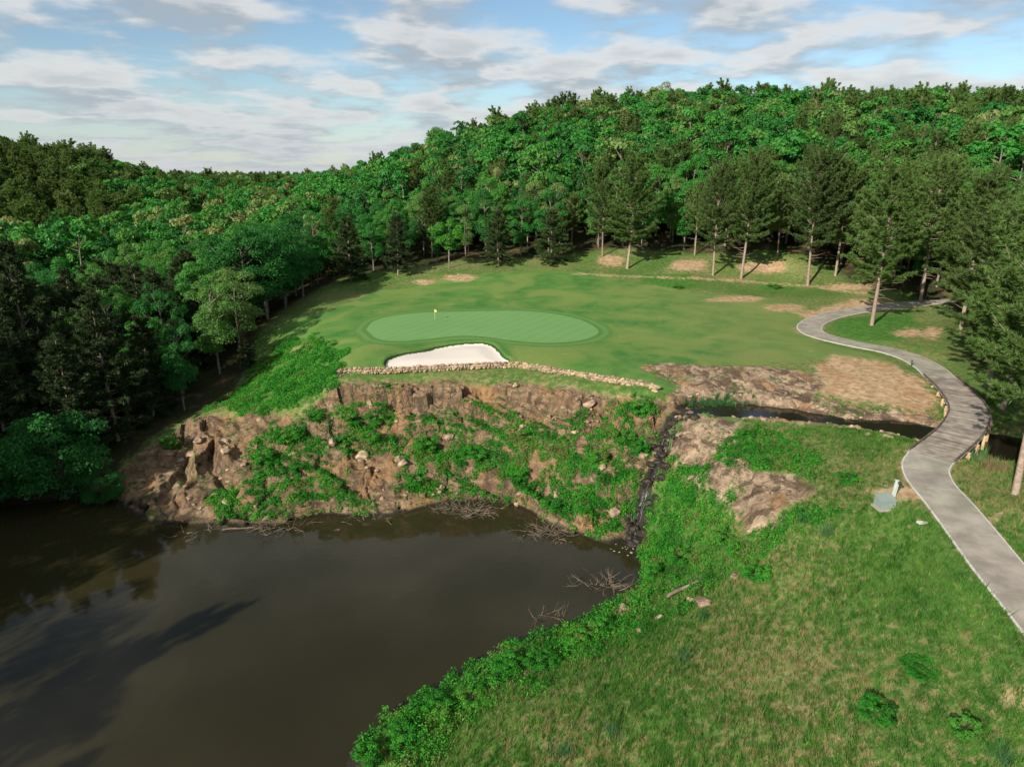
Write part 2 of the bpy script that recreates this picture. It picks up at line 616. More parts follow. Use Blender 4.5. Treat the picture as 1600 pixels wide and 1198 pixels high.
M_TERRAIN = terrain_material()
M_POND = water_material("murky_pond_water", (0.0215, 0.0190, 0.0080), 0.045, 0.010, 0.9)
M_STREAM = water_material("dark_stream_water", (0.012, 0.010, 0.006), 0.06, 0.02, 2.0)
M_FOAM = simple("white_falling_water", (0.06, 0.06, 0.055), (0.42, 0.43, 0.42), 4.0, 0.3, obj=False)
M_CONC = simple("weathered_concrete", (0.20, 0.18, 0.145), (0.33, 0.30, 0.25), 0.55, 0.9, 0.006, 12, obj=False, rand=0.05, detail=8)
M_EDGE = simple("pale_concrete_edge", (0.42, 0.40, 0.36), (0.50, 0.48, 0.44), 2.0, 0.9, obj=False)
M_DECK = simple("grey_weathered_board", (0.17, 0.14, 0.115), (0.31, 0.27, 0.225), 1.1, 0.85, 0.006, 20, rand=0.28, obj=False)
M_TIMBER = simple("dark_treated_timber", (0.07, 0.055, 0.04), (0.14, 0.11, 0.08), 2.0, 0.85, 0.006, 15, rand=0.15)
M_PILE = simple("pale_timber_pile", (0.30, 0.21, 0.11), (0.42, 0.31, 0.18), 2.0, 0.85, rand=0.12)
M_STONE = simple("fieldstone", (0.19, 0.125, 0.08), (0.47, 0.35, 0.235), 2.2, 0.9, 0.03, 6, rand=0.38)
M_ROCKB = simple("weathered_boulder", (0.13, 0.09, 0.06), (0.43, 0.31, 0.2), 0.9, 0.92, 0.08, 3.5, rand=0.22, detail=8)
M_WETROCK = simple("dark_wet_rock", (0.008, 0.008, 0.007), (0.045, 0.034, 0.022), 1.5, 0.45, 0.08, 4, spec=0.4, rand=0.3)
M_STEM = simple("dark_stem", (0.035, 0.03, 0.02), (0.07, 0.055, 0.035), 4, 0.95)
M_PINEBARK = simple("pine_bark", (0.20, 0.145, 0.105), (0.34, 0.265, 0.205), 5, 0.95, 0.03, 14, rand=0.1)
M_BARK = simple("grey_bark", (0.10, 0.082, 0.064), (0.25, 0.22, 0.18), 3, 0.95, 0.02, 12, rand=0.2)
M_TWIG = simple("bleached_dead_wood", (0.075, 0.055, 0.04), (0.23, 0.18, 0.13), 1.3, 0.95)
M_BOX = simple("pale_green_enamel", (0.19, 0.235, 0.21), (0.22, 0.265, 0.235), 1.2, 0.45, spec=0.5)
M_BOX2 = simple("dark_green_finish", (0.05, 0.07, 0.06), (0.07, 0.09, 0.08), 2, 0.6)  # plain dark green of the cabinet handle and the marker post
M_WHITE = simple("grey_white_paint", (0.34, 0.39, 0.36), (0.44, 0.48, 0.45), 2, 0.5, spec=0.4)
M_BLACK = simple("dark_plastic", (0.02, 0.02, 0.02), (0.04, 0.04, 0.04), 2, 0.5)
M_FLAG = simple("yellow_cloth", (0.78, 0.66, 0.12), (0.85, 0.75, 0.2), 3, 0.8)
M_STICK = simple("pale_stick", (0.62, 0.58, 0.36), (0.72, 0.68, 0.45), 3, 0.5)

M_LEAF = leaf_material("broadleaf_foliage", [(0.0, (0.026, 0.120, 0.025)), (0.25, (0.035, 0.172, 0.034)), (0.5, (0.047, 0.220, 0.036)), (0.75, (0.075, 0.232, 0.040)), (0.9, (0.12, 0.225, 0.055)), (1.0, (0.23, 0.26, 0.10))], 0.36)
M_LEAF_BRIGHT = leaf_material("bright_foliage", [(0.0, (0.055, 0.22, 0.025)), (1.0, (0.075, 0.23, 0.03))], 0.35)
M_NEEDLE = leaf_material("pine_needles", [(0.0, (0.074, 0.122, 0.036)), (0.35, (0.098, 0.158, 0.044)), (0.7, (0.105, 0.190, 0.046)), (1.0, (0.15, 0.215, 0.066))], 0.36, 1.25)
M_NEEDLE_DULL = leaf_material("dull_needles", [(0.0, (0.036, 0.056, 0.022)), (0.5, (0.046, 0.070, 0.026)), (1.0, (0.050, 0.086, 0.026))], 0.15, 1.2)
M_WEED = leaf_material("weed_leaves", [(0.0, (0.026, 0.125, 0.014)), (0.5, (0.036, 0.225, 0.020)), (0.74, (0.07, 0.25, 0.024)), (0.88, (0.10, 0.17, 0.035)), (1.0, (0.16, 0.135, 0.055))], 0.32, posnoise=0.34, spread=0.5)
M_GRASS = leaf_material("grass_blades", [(0.0, (0.036, 0.130, 0.017)), (0.5, (0.060, 0.172, 0.023)), (1.0, (0.105, 0.205, 0.036))], 0.3, posnoise=0.35, straw=(0.33, 0.245, 0.125), spread=0.5)
M_REED = leaf_material("reed_blades", [(0.0, (0.045, 0.14, 0.04)), (0.5, (0.065, 0.17, 0.06)), (1.0, (0.09, 0.19, 0.07))], 0.3)
M_DRY = leaf_material("dry_brush", [(0.0, (0.10, 0.07, 0.04)), (1.0, (0.2, 0.15, 0.08))], 0.2)

# ------------------------------------------------------------------ terrain: control points
WATER_Z, STREAM_Z = -12.0, -2.2
ctrl = []


def cp(lst):
    for px, py, z in lst:
        ctrl.append(P(px, py, z))


shore_px = [(0, 792), (80, 785), (170, 787), (200, 802), (270, 822), (330, 830), (400, 824), (470, 817), (560, 808), (640, 800), (690, 786), (760, 783), (800, 791),
            (850, 815), (900, 838), (950, 853), (985, 864), (1003, 885), (990, 915), (960, 935), (925, 952), (880, 968), (840, 985), (790, 1003), (740, 1028), (690, 1056), (640, 1085), (600, 1112), (565, 1150), (535, 1198)]
SHORE = [P(a, b, WATER_Z) for a, b in shore_px]
ctrl += list(SHORE)
# pond floor
for a, b in [(100, 830), (300, 870), (500, 850), (700, 830), (880, 880), (940, 900), (800, 960), (600, 1000), (400, 1000), (200, 1000), (600, 1080), (450, 1198), (200, 1198), (0, 1100)]:
    ctrl.append(P(a, b, -14.2))
for x, y, z in [(-40, 20, -14), (-20, 12, -14.5), (-20, -10, -14), (-40, -8, -14), (-51, 5, -12), (-53, 20, -12), (-58, 38, -12), (-63, 52, -12), (-66, 64, -12), (-50, -20, -12), (-20, -30, -12), (-3, 12, -12), (-3, 22, -12), (-6, -15, -11.5),
                (-60, 10, -8.5), (-64, 30, -8.5), (-72, 50, -8.5), (-78, 66, -8), (-85, 20, 3), (-90, 45, 2), (-100, 70, 2), (-70, -20, -3), (-110, 0, 18), (-140, 60, 20), (-20, -50, -4), (20, -40, -3)]:
    ctrl.append(np.array([x, y, z], float))
# foot of the wall and brow of the cliff
cp([(530, 587, -.7), (600, 583, -.75), (700, 579, -.75), (790, 575, -.75), (860, 583, -.8), (930, 595, -.9), (1000, 606, -1.0), (1030, 616, -1.1)])
cp([(525, 606, -1.6), (600, 596, -1.3), (700, 592, -1.2), (800, 592, -1.3), (900, 607, -1.4), (980, 616, -1.5), (1035, 628, -1.7)])
cp([(560, 640, -4.0), (650, 630, -3.4), (650, 668, -5.6), (760, 625, -3.2), (760, 665, -5.4), (860, 640, -3.6), (860, 690, -6.0), (950, 650, -3.8), (950, 700, -6.2)])
cp([(560, 720, -8.2), (660, 730, -9.0), (760, 730, -9.0), (860, 750, -9.4), (930, 770, -9.5)])
# left hump of rock and the weedy slope behind it
cp([(430, 645, -4.9), (380, 650, -6.0), (330, 652, -7.2), (290, 665, -8.2), (250, 692, -9.4), (210, 722, -10.4), (180, 748, -11.2), (167, 778, -11.8)])
cp([(330, 690, -8.8), (300, 740, -10.2), (400, 700, -7.6), (460, 720, -8.2), (470, 680, -6.3), (400, 770, -10.3), (490, 780, -10.6), (250, 770, -11.0)])
cp([(345, 632, -7.0), (380, 600, -6.0), (420, 570, -4.4), (440, 610, -4.3), (470, 560, -2.4), (500, 600, -2.6), (530, 555, -.7), (500, 530, -.8), (420, 530, -2.8), (425, 515, -2.0)])
# mown plateau
cp([(470, 490, -.7), (540, 520, -.2), (540, 565, -.3), (620, 440, .9), (560, 455, .3), (480, 460, -.6), (690, 437, 1.5), (850, 440, 1.8), (1000, 455, 1.3), (1100, 470, .8), (1200, 478, .5), (1250, 500, .15), (1000, 520, -.1), (1100, 540, -.35),
    (1250, 552, -.5), (700, 505, .45), (850, 515, .25), (600, 512, .3), (760, 475, .9), (680, 545, -.1), (860, 560, -.25), (950, 580, -.4), (1000, 560, -.3), (930, 540, -.2), (1050, 606, -.9)])
# tree line behind it
cp([(548, 437, .9), (622, 430, 1.8), (702, 418, 2.8), (779, 415, 3.0), (862, 412, 3.2), (940, 402, 4.4), (980, 420, 2.8), (1070, 420, 3.3), (1114, 431, 2.2), (1158, 436, 1.8), (1215, 418, 3.6), (1262, 446, 1.2), (1305, 430, 2.6)])
cp([(430, 470, -2.5), (360, 520, -4.2), (330, 500, -5.2), (400, 500, -2.6), (380, 450, -4.5)])
# rock and stream, right hand
cp([(1025, 572, -.35), (1110, 575, -.35), (1200, 582, -.6), (1280, 590, -.8), (1100, 610, -.9), (1180, 620, -1.2), (1260, 632, -1.5), (1380, 570, -.6), (1400, 610, -1.0), (1420, 640, -1.5), (1330, 640, -1.7)])
cp([(1085, 655, -1.9), (1160, 660, -1.7), (1250, 662, -1.75), (1330, 672, -1.7), (1400, 690, -1.6), (1300, 690, -1.6), (1200, 690, -1.9), (1300, 730, -2.0), (1380, 720, -1.3), (1400, 780, -1.3), (1340, 780, -2.0)])
cp([(1060, 690, -3.2), (1050, 716, -4.2), (1100, 730, -3.6), (1150, 720, -2.8), (1200, 745, -2.7), (1270, 760, -2.5), (1190, 800, -4.1), (1130, 780, -5.0), (1250, 800, -3.2), (1300, 830, -3.3)])
cp([(1060, 760, -7.6), (1050, 820, -9.6), (1030, 870, -11.0), (1100, 830, -8.0), (1150, 860, -6.8), (1100, 900, -9.0), (1050, 930, -10.2), (1000, 960, -10.9), (960, 990, -10.9), (1180, 890, -6.2)])
# falls
FALL_PX = [(1066, 643, -2.2), (1052, 662, -2.9), (1042, 684, -4.1), (1033, 710, -5.4), (1022, 735, -6.6), (1010, 768, -8.3), (1000, 800, -9.9), (990, 830, -11.2), (982, 858, -12.1)]
cp(FALL_PX)
# meadow in the foreground
cp([(1440, 740, -.95), (1540, 880, -1.5), (1600, 985, -1.9), (1600, 1198, -4.2), (1450, 1198, -5.2), (1300, 1198, -6.4), (1150, 1198, -7.8), (1000, 1198, -9.2), (850, 1198, -10.5), (700, 1198, -11.5), (620, 1150, -11.5), (720, 1085, -11.4),
    (800, 1090, -10.7), (900, 1040, -10.6), (1000, 1060, -9.1), (1100, 1000, -8.2), (1200, 960, -6.4), (1200, 1080, -6.9), (1300, 900, -4.3), (1400, 860, -2.8), (1400, 980, -3.9), (1500, 1050, -3.4)])
for x, y, z in [(30, 15, -5.0), (15, 10, -8.5), (45, 25, -1.5), (60, 35, -.6), (80, 50, 0), (70, 20, 1), (110, 60, 3), (40, 0, -3), (90, 0, 4)]:
    ctrl.append(np.array([x, y, z], float))
# beyond the path and the creek, right
cp([(1362, 508, .2), (1450, 530, -.3), (1500, 480, 1.0), (1550, 560, -.2), (1600, 600, -.4), (1580, 640, -1.6), (1590, 775, -1.2), (1530, 745, -1.7), (1600, 850, -.9), (1560, 700, -3.2), (1620, 712, -3.2), (1700, 735, -3.2), (1700, 800, -.5), (1700, 640, -.8), (1540, 645, -1.9)])
for x, y, z in [(95, 100, 2), (85, 130, 4.5), (60, 150, 5), (120, 150, 11), (150, 110, 8)]:
    ctrl.append(np.array([x, y, z], float))
# wooded hill: crest worked out from the skyline, minus tree height
CREST = [(1800, 165, 400), (1600, 160, 410), (1450, 160, 420), (1300, 157, 430), (1150, 158, 430), (1030, 152, 430), (900, 166, 430), (800, 186, 430), (700, 214, 430), (600, 244, 440), (500, 258, 470), (420, 266, 500), (330, 273, 540)]
for px, py, D in CREST:
    q = at_depth(px, py, D)
    ctrl.append(q - [0, 0, 23.5])
    b = at_depth(px, py, D * 1.45)
    ctrl.append(np.array([b[0], b[1], min(q[2] - 40, b[2] - 40)]))
for px, D, z in [(560, 200, 3), (700, 220, 10), (850, 230, 18), (1000, 230, 22), (1150, 230, 22), (1300, 220, 21), (1450, 210, 19), (700, 320, 22), (900, 330, 35), (1100, 330, 39), (1300, 330, 38), (1500, 320, 37), (480, 300, -2), (400, 230, -6), (300, 180, -7), (300, 260, -6), (420, 380, -3), (300, 400, -5)]:
    q = at_depth(px, 300, D)
    ctrl.append(np.array([q[0], D, z]))
# left hill
for px, py, D in [(-250, 215, 300), (-100, 226, 310), (0, 238, 320), (100, 250, 330), (170, 264, 345), (220, 279, 360), (255, 296, 380)]:
    q = at_depth(px, py, D)
    for k_, dz_ in ((1.0, 13), (.88, 17), (1.16, 14)):
        ctrl.append(np.array([q[0] * k_, q[1] * k_, q[2] - dz_]))
for x, y, z in [(-190, 220, -4), (-150, 160, -8), (-120, 120, -8), (-90, 95, -8), (-130, 260, -5), (-110, 200, -7), (-240, 200, 10), (-300, 160, 30), (-200, 120, 6), (-260, 80, 30), (-330, 380, 22), (-420, 480, 20)]:
    ctrl.append(np.array([x, y, z], float))
ctrl = np.array(ctrl)
keep = [0]
for i in range(1, len(ctrl)):
    if np.min(np.hypot(*(ctrl[keep, :2] - ctrl[i, :2]).T)) > 0.35:
        keep.append(i)
ctrl = ctrl[keep]
CC = 2.5


def kern(dx, dy):
    return np.sqrt(dx * dx + dy * dy + CC * CC)


_n = len(ctrl)
_A = np.zeros((_n + 1, _n + 1))
_A[:_n, :_n] = kern(ctrl[:, None, 0] - ctrl[None, :, 0], ctrl[:, None, 1] - ctrl[None, :, 1]) - 1e-9
_A[:_n, :_n] += np.eye(_n) * (-0.25)
_A[:_n, _n] = 1
_A[_n, :_n] = 1
_W = np.linalg.solve(_A, np.r_[ctrl[:, 2], 0])


def base_z(x, y):
    x, y = np.asarray(x, float), np.asarray(y, float)
    shp = x.shape
    xf, yf = x.ravel(), y.ravel()
    out = np.full(xf.shape, _W[-1])
    for i in range(_n):
        out += _W[i] * kern(xf - ctrl[i, 0], yf - ctrl[i, 1])
    r = np.hypot(xf, yf - 150)
    far = -19 + 8 * fbm(xf / 420, yf / 420, 3.3, 3) * 2
    k = sstep(420, 800, r)
    return (out * (1 - k) + far * k).reshape(shp)


def hit(px, py, reach=700):
    r = ray(px, py)
    r = r / math.hypot(r[0], r[1])
    s = np.r_[np.arange(18, 160, 0.25), np.arange(160, reach, 1.5)]
    z = base_z(r[0] * s, r[1] * s)
    below = np.nonzero(CAM_Z + r[2] * s < z)[0]
    i = below[0] if len(below) else len(s) - 1
    return np.array([r[0] * s[i], r[1] * s[i], z[i]])


def poly(lst):
    return [hit(a, b) for a, b in lst]


# ------------------------------------------------------------------ path and stream lines
PATH1 = resample([P(1560, 468, 1.0), P(1500, 470, .8), P(1450, 472, .6), P(1412, 476, .45), P(1375, 480, .3), P(1325, 487, .2), P(1285, 497, .1), P(1265, 509, 0), P(1272, 520, -.1), P(1300, 529, -.2), P(1340, 538, -.35), P(1387, 547, -.5), P(1425, 559, -.6), P(1452, 574, -.65), P(1468, 588, -.7)], 0.5)
DECK = resample([P(1468, 588, -.7), P(1491, 608, -.7), P(1508, 629, -.7), P(1514, 648, -.7), P(1500, 675, -.72), P(1478, 695, -.75), P(1455, 713, -.78)], 0.25)
PATH2 = resample([P(1455, 713, -.78), P(1446, 729, -.84), P(1454, 752, -.95), P(1485, 788, -1.05), P(1523, 836, -1.25), P(1565, 890, -1.45), P(1625, 960, -1.7), P(1720, 1070, -2.0), P(1900, 1240, -2.2)], 0.5)
STREAM = resample([P(1064, 643, STREAM_Z), P(1100, 639, STREAM_Z), P(1180, 644, STREAM_Z), P(1250, 651, STREAM_Z), P(1310, 659, STREAM_Z), P(1345, 664, STREAM_Z), P(1400, 669, STREAM_Z), P(1455, 679, STREAM_Z), P(1510, 690, STREAM_Z), P(1565, 700, STREAM_Z), P(1640, 712, STREAM_Z), P(1740, 728, STREAM_Z)], 0.6)
_su = np.linspace(0, 1, len(STREAM))
_spx = project(STREAM[:, 0], STREAM[:, 1], STREAM[:, 2])[0]
STREAM_W = np.interp(_spx, [1064, 1085, 1110, 1180, 1250, 1300, 1322, 1350, 1400, 1450, 1500, 1560, 1740], [0.8, 2.1, 2.9, 2.6, 2.0, 1.3, 0.8, 1.6, 2.3, 2.2, 2.3, 3.2, 3.6])
FALL = resample([P(*q) for q in FALL_PX], 0.4)

# ------------------------------------------------------------------ zones (outlines on the ground)
Z_GREEN = poly([(572, 515), (585, 501), (620, 492), (680, 487), (760, 486), (820, 487), (870, 492), (910, 502), (935, 516), (925, 526), (895, 533), (850, 536), (800, 533), (760, 527), (715, 525), (660, 530), (620, 533), (590, 529)])
Z_GREEN = [tuple(q) for q in resample(np.array(Z_GREEN + Z_GREEN[:1]), 1.2)]
Z_BUNKER = poly([(603, 567), (608, 559), (625, 552), (660, 547), (690, 540), (720, 536), (745, 535.5), (764, 537), (774, 544), (785, 556), (792, 566), (740, 569), (690, 570), (640, 572), (612, 574)])
Z_BUNKER = [tuple(q) for q in resample(np.array(Z_BUNKER + Z_BUNKER[:1]), 0.6)]
Z_MOWN = poly([(430, 515), (520, 482), (600, 452), (680, 438), (760, 428), (850, 423), (930, 427), (1000, 442), (1080, 456), (1180, 464), (1240, 473), (1262, 488), (1248, 512), (1290, 538), (1370, 556), (1420, 575), (1390, 578), (1300, 560), (1230, 566), (1130, 576),
               (1020, 567), (1000, 578), (1058, 606), (1042, 617), (1010, 602), (930, 590), (860, 579), (790, 572), (600, 580), (534, 583), (529, 550), (505, 530), (440, 522)])
Z_CLIFF = poly([(520, 606), (600, 595), (700, 593), (800, 594), (900, 610), (985, 618), (1045, 628), (1040, 668), (1020, 720), (1000, 770), (978, 856), (900, 842), (850, 820), (800, 796), (760, 788), (690, 792), (640, 806), (560, 815), (400, 832), (270, 830), (165, 795), (160, 760), (205, 720),
                (250, 690), (300, 655), (340, 648), (430, 645), (470, 655)])
Z_ROCKS = [poly([(1000, 574), (1030, 567), (1110, 572), (1200, 575), (1270, 583), (1290, 600), (1275, 618), (1330, 634), (1440, 648), (1472, 662), (1440, 690), (1330, 668), (1250, 662), (1180, 657), (1070, 652), (1045, 640), (1040, 620), (1065, 605)]),
           poly([(1075, 650), (1160, 656), (1150, 690), (1136, 706), (1170, 735), (1250, 743), (1282, 765), (1245, 790), (1190, 825), (1160, 835), (1140, 790), (1100, 770), (1060, 735), (1038, 715), (1050, 680)])]
Z_DIRT = [poly([(1270, 573), (1300, 555), (1370, 562), (1420, 577), (1452, 600), (1472, 630), (1450, 650), (1330, 632), (1280, 615)]),
          poly([(1345, 770), (1400, 757), (1445, 757), (1470, 785), (1440, 790), (1400, 790)]),
          poly([(1290, 478), (1330, 468), (1450, 462), (1470, 470), (1330, 482), (1262, 498), (1240, 490)])]
for cx, cy, rx, ry in [(720, 434, 26, 6), (955, 408, 22, 9), (1075, 416, 30, 9), (1190, 420, 40, 8), (1420, 520, 26, 8), (1330, 448, 40, 6), (660, 440, 18, 4), (1560, 800, 22, 9), (1545, 765, 14, 5), (1150, 468, 50, 5), (1225, 482, 35, 6), (1260, 590, 25, 8), (1580, 1095, 40, 6), (1250, 1105, 40, 8), (470, 545, 16, 5), (1455, 520, 18, 10)]:
    Z_DIRT.append(poly([(cx + rx * math.cos(a), cy + ry * math.sin(a)) for a in np.linspace(0, 2 * math.pi, 10, endpoint=False)]))
TRAIL = np.array(poly([(900, 428), (980, 431), (1060, 435), (1120, 437), (1200, 443), (1280, 449), (1350, 458)]))
Z_LUSH = [poly(l) for l in (
    [(345, 632), (385, 600), (415, 560), (455, 532), (500, 528), (527, 548), (528, 578), (518, 600), (470, 628), (430, 640)],
    [(425, 662), (490, 660), (505, 690), (540, 740), (562, 795), (480, 808), (360, 800), (352, 760), (440, 735), (415, 715), (395, 700)],
    [(532, 640), (600, 640), (615, 680), (575, 700), (545, 705), (525, 680)],
    [(640, 672), (700, 655), (765, 648), (830, 668), (880, 675), (930, 650), (1000, 638), (1024, 655), (1018, 700), (990, 760), (968, 830), (930, 842), (880, 815), (820, 785), (760, 770), (690, 768), (640, 752), (625, 700)],
    [(1042, 728), (1080, 765), (1130, 790), (1155, 835), (1195, 830), (1260, 795), (1300, 800), (1230, 840), (1150, 895), (1075, 955), (990, 995), (910, 1045), (820, 1090), (720, 1145), (660, 1198), (600, 1215), (530, 1198), (565, 1150), (640, 1085), (740, 1028), (840, 985), (925, 952), (990, 915), (1000, 880), (1010, 800)],
    [(1150, 690), (1170, 668), (1250, 680), (1290, 720), (1300, 760), (1250, 745), (1180, 735), (1140, 706)],
    [(1300, 500), (1360, 492), (1420, 490), (1440, 510), (1410, 535), (1340, 530), (1300, 518)],
    [(1000, 428), (1080, 430), (1100, 446), (1060, 455), (1000, 442)], [(1180, 440), (1250, 443), (1240, 455), (1190, 452)])]
# clearing: no trees in here
Z_OPEN = [tuple(q) for q in poly([(350, 640), (395, 590), (415, 520), (470, 470), (545, 432), (620, 424), (720, 410), (800, 408), (900, 400), (960, 392), (1080, 400), (1200, 396), (1300, 425), (1340, 455), (1470, 462), (1490, 520), (1490, 560), (1560, 600), (1600, 640)])]
Z_OPEN += [(110, 62, 0), (95, -60, 0), (-60, -60, 0), (-46, -10, 0), (-52, 20, 0), (-57, 38, 0), (-62, 52, 0), (-60, 66, 0), tuple(P(165, 778, -11.8)), tuple(P(250, 690, -9.4)), tuple(P(300, 655, -8))]

# ------------------------------------------------------------------ terrain: grid


def axis(segs, lo_end, hi_end, grow=1.09, cap=60.0):
    v = [segs[0][0]]
    for a, b, h in segs:
        v += list(np.linspace(a, b, max(1, int(round((b - a) / h))) + 1)[1:])
    h, up = segs[-1][2], []
    x = v[-1]
    while x < hi_end:
        h = min(h * grow, cap)
        x += h
        up.append(x)
    h, dn = segs[0][2], []
    x = v[0]
    while x > lo_end:
        h = min(h * grow, cap)
        x -= h
        dn.append(x)
    return np.array(dn[::-1] + v + up)


gx = axis([(-52, -46, .4), (-46, 44, .2), (44, 68, .3)], -2600, 2600)
gy = axis([(22, 50, .35), (50, 82, .18), (82, 112, .4), (112, 160, .7)], -300, 5200)
X, Y = np.meshgrid(gx, gy)
Zb = base_z(X, Y)
Zg = Zb.copy()


def zone(polys):
    out = np.full(X.shape, -12.0)
    for p in polys:
        out = np.maximum(out, sdf(X, Y, p))
    return out


A_green, A_bunker, A_mown = zone([Z_GREEN]), zone([Z_BUNKER]), zone([Z_MOWN])
A_cliff, A_rock2 = zone([Z_CLIFF]), zone(Z_ROCKS)
A_rock = np.maximum(A_cliff, A_rock2)
A_dirt, A_lush = zone(Z_DIRT), zone(Z_LUSH)
A_open = sdf(X, Y, Z_OPEN, 12)
near = (np.abs(X) < 130) & (Y > 15) & (Y < 230)
d_trail = np.full(X.shape, 99.0)
d_trail[near] = seg_dist(X[near], Y[near], TRAIL)
A_dirt = np.maximum(A_dirt, 0.8 - d_trail)

# rough ground
Zg += 0.16 * fbm(X / 5, Y / 5, 1.1, 4) * sstep(-1, 2, -np.maximum(A_mown, A_green)) * (np.hypot(X, Y) < 300)
Zg += 0.25 * fbm(X / 16, Y / 16, 5.1, 2) * sstep(-3, 1, A_mown)
# rock: stepped beds, broken by joints
core = near & (A_rock > -3)
xr, yr, zr = X[core], Y[core], Zg[core]
rm = sstep(-0.8, 1.2, A_rock[core])
cl = sstep(-0.5, 1.5, A_cliff[core])
wx = xr + 2.4 * fbm(xr / 5, yr / 5, zr / 5, 3)
u = zr + 0.13 * xr + 1.1 * fbm(xr / 9, yr / 9, 2.2, 3)


def cellrand(i, j, k):
    return _tab[i & 63, j & 63, k & 63]


cellx = np.floor(wx / 3.1 + 0.35 * fbm(xr / 3, zr / 3, 7, 2)).astype(int)
u2 = u + 1.5 * (cellrand(cellx, np.floor((u + 40) / 3.4).astype(int), 5) - 0.5)
dz = np.zeros_like(zr)
for s, amp, lo, wd in ((3.1, 0.8, .34, .16), (0.85, 0.75, .35, .25)):
    k = np.floor(u2 / s)
    f = u2 / s - k
    f2 = np.clip((f - lo) / wd, 0, 1)
    am = amp * (0.3 + 0.7 * sstep(-.22, .12, fbm(xr / 7 + s, yr / 7, zr / 7, 2)))
    dz += s * (f2 - f) * am
    if s > 2:                   # shadowed undercut at the foot of each bed
        dz -= 0.45 * np.exp(-((f - lo + .03) / .06) ** 2) * am
    u2 = u2 + 0.5 * (cellrand(np.floor(wx / 1.3).astype(int), k.astype(int), 9) - 0.5)
fx_ = wx / 3.1 + 0.35 * fbm(xr / 3, zr / 3, 7, 2)
e_ = np.abs(fx_ - np.round(fx_)) * 3.1
crack = np.exp(-(e_ / .2) ** 2) * sstep(-.05, .2, fbm(xr / 4 + 50, yr / 4, zr / 4, 2))
dz -= 0.55 * crack * (0.4 + 0.6 * (xr < -2))
dz = dz * cl * (1 - 0.5 * sstep(0.2, 2.0, A_lush[core]))
lump = 0.45 * fbm(xr / 2.2, yr / 2.2, zr / 2.2, 5, 0.6)
ridge = -0.55 * np.abs(fbm(xr / 3.0 + 9, yr / 3.0, zr / 1.6, 3)) - 0.16 * np.abs(fbm(xr / 0.9, yr / 0.9, zr / 0.6, 2))
w2 = xr + 1.5 * fbm(xr / 4, yr / 4, 12, 2)
slabs2 = 0.8 * (vnoise(np.floor(w2 / 2.6) * .37 + 3, np.floor((yr + .35 * w2) / 1.5) * .61, 4.4) - .5)
cr2 = -0.32 * np.exp(-(fbm(xr / 4.5, yr / 3.0, 21, 3) / .045) ** 2) - 0.22 * np.exp(-(fbm(xr / 1.7, yr / 1.7, 25, 2) / .05) ** 2)
Zg[core] = zr + rm * (dz + lump * (0.5 + 0.5 * cl) + ridge * (0.6 + 0.4 * cl) + (1 - cl) * (slabs2 + cr2))
# shore: keep the water line where it is
m = near & (Zb < -11.6)
Zg[m] = np.minimum(Zg[m], Zb[m] + 0.35)
# bunker
k = sstep(-0.45, 0.1, A_bunker)
Zg -= k * (0.38 - 0.25 * sstep(0.3, 3, A_bunker))
Zg += 0.10 * sstep(-1.6, -0.5, A_bunker) * (1 - k)
# falls and stream
dF, zF = np.full(X.shape, 99.0), np.zeros(X.shape)
fm = near & (X > 5) & (X < 35)
_fx = X[fm] + 1.1 * fbm(X[fm] / 3.1, Y[fm] / 3.1, 6, 3)
_fy = Y[fm] + 0.8 * fbm(X[fm] / 2.7, Y[fm] / 2.7, 16, 3)
dF[fm], zF[fm] = seg_dist(_fx, _fy, FALL, z=FALL[:, 2])
wF = 0.75 + 0.45 * sstep(-5, -10, zF)
kf = 1 - sstep(wF * 0.55, wF * 1.5, dF)
st = 1.15
q = (zF + 0.3 * fbm(X / 1.5, Y / 1.5, 3, 2)) / st
q = q + 0.9 * fbm(X / 2.4, Y / 2.4, 8, 3)
zFs = 0.5 * zF + 0.5 * st * (np.floor(q) + np.clip((q - np.floor(q) - .3) / .4, 0, 1)) + .45 * fbm(X / .8, Y / .8, 9, 3)
Zg = np.where(fm, Zg * (1 - kf) + (zFs - 0.45 + 0.35 * fbm(X / 1.1, Y / 1.1, 2, 3)) * kf, Zg)
dS, wS = np.full(X.shape, 99.0), np.ones(X.shape)
sm = near & (X > 12)
dS[sm], wS[sm] = seg_dist(X[sm], Y[sm], STREAM, z=STREAM_W)
edge = dS + 0.55 * fbm(X / 1.8, Y / 1.8, 4, 3)
ks = 1 - sstep(wS * 0.75, wS + 1.0, edge)
ks = np.where(dF < 1.0, ks * 0.3, ks)
Zg = Zg * (1 - ks) + np.minimum(Zg, STREAM_Z - 0.45) * ks
# small stony banks keep the water in
kb = sstep(wS + .4, wS + 1.2, edge) * (1 - sstep(wS + 1.6, wS + 4.5, edge))
Zg = np.where(sm & (dF > 2.2), np.maximum(Zg, (STREAM_Z + 0.28) * kb + Zg * (1 - kb)), Zg)
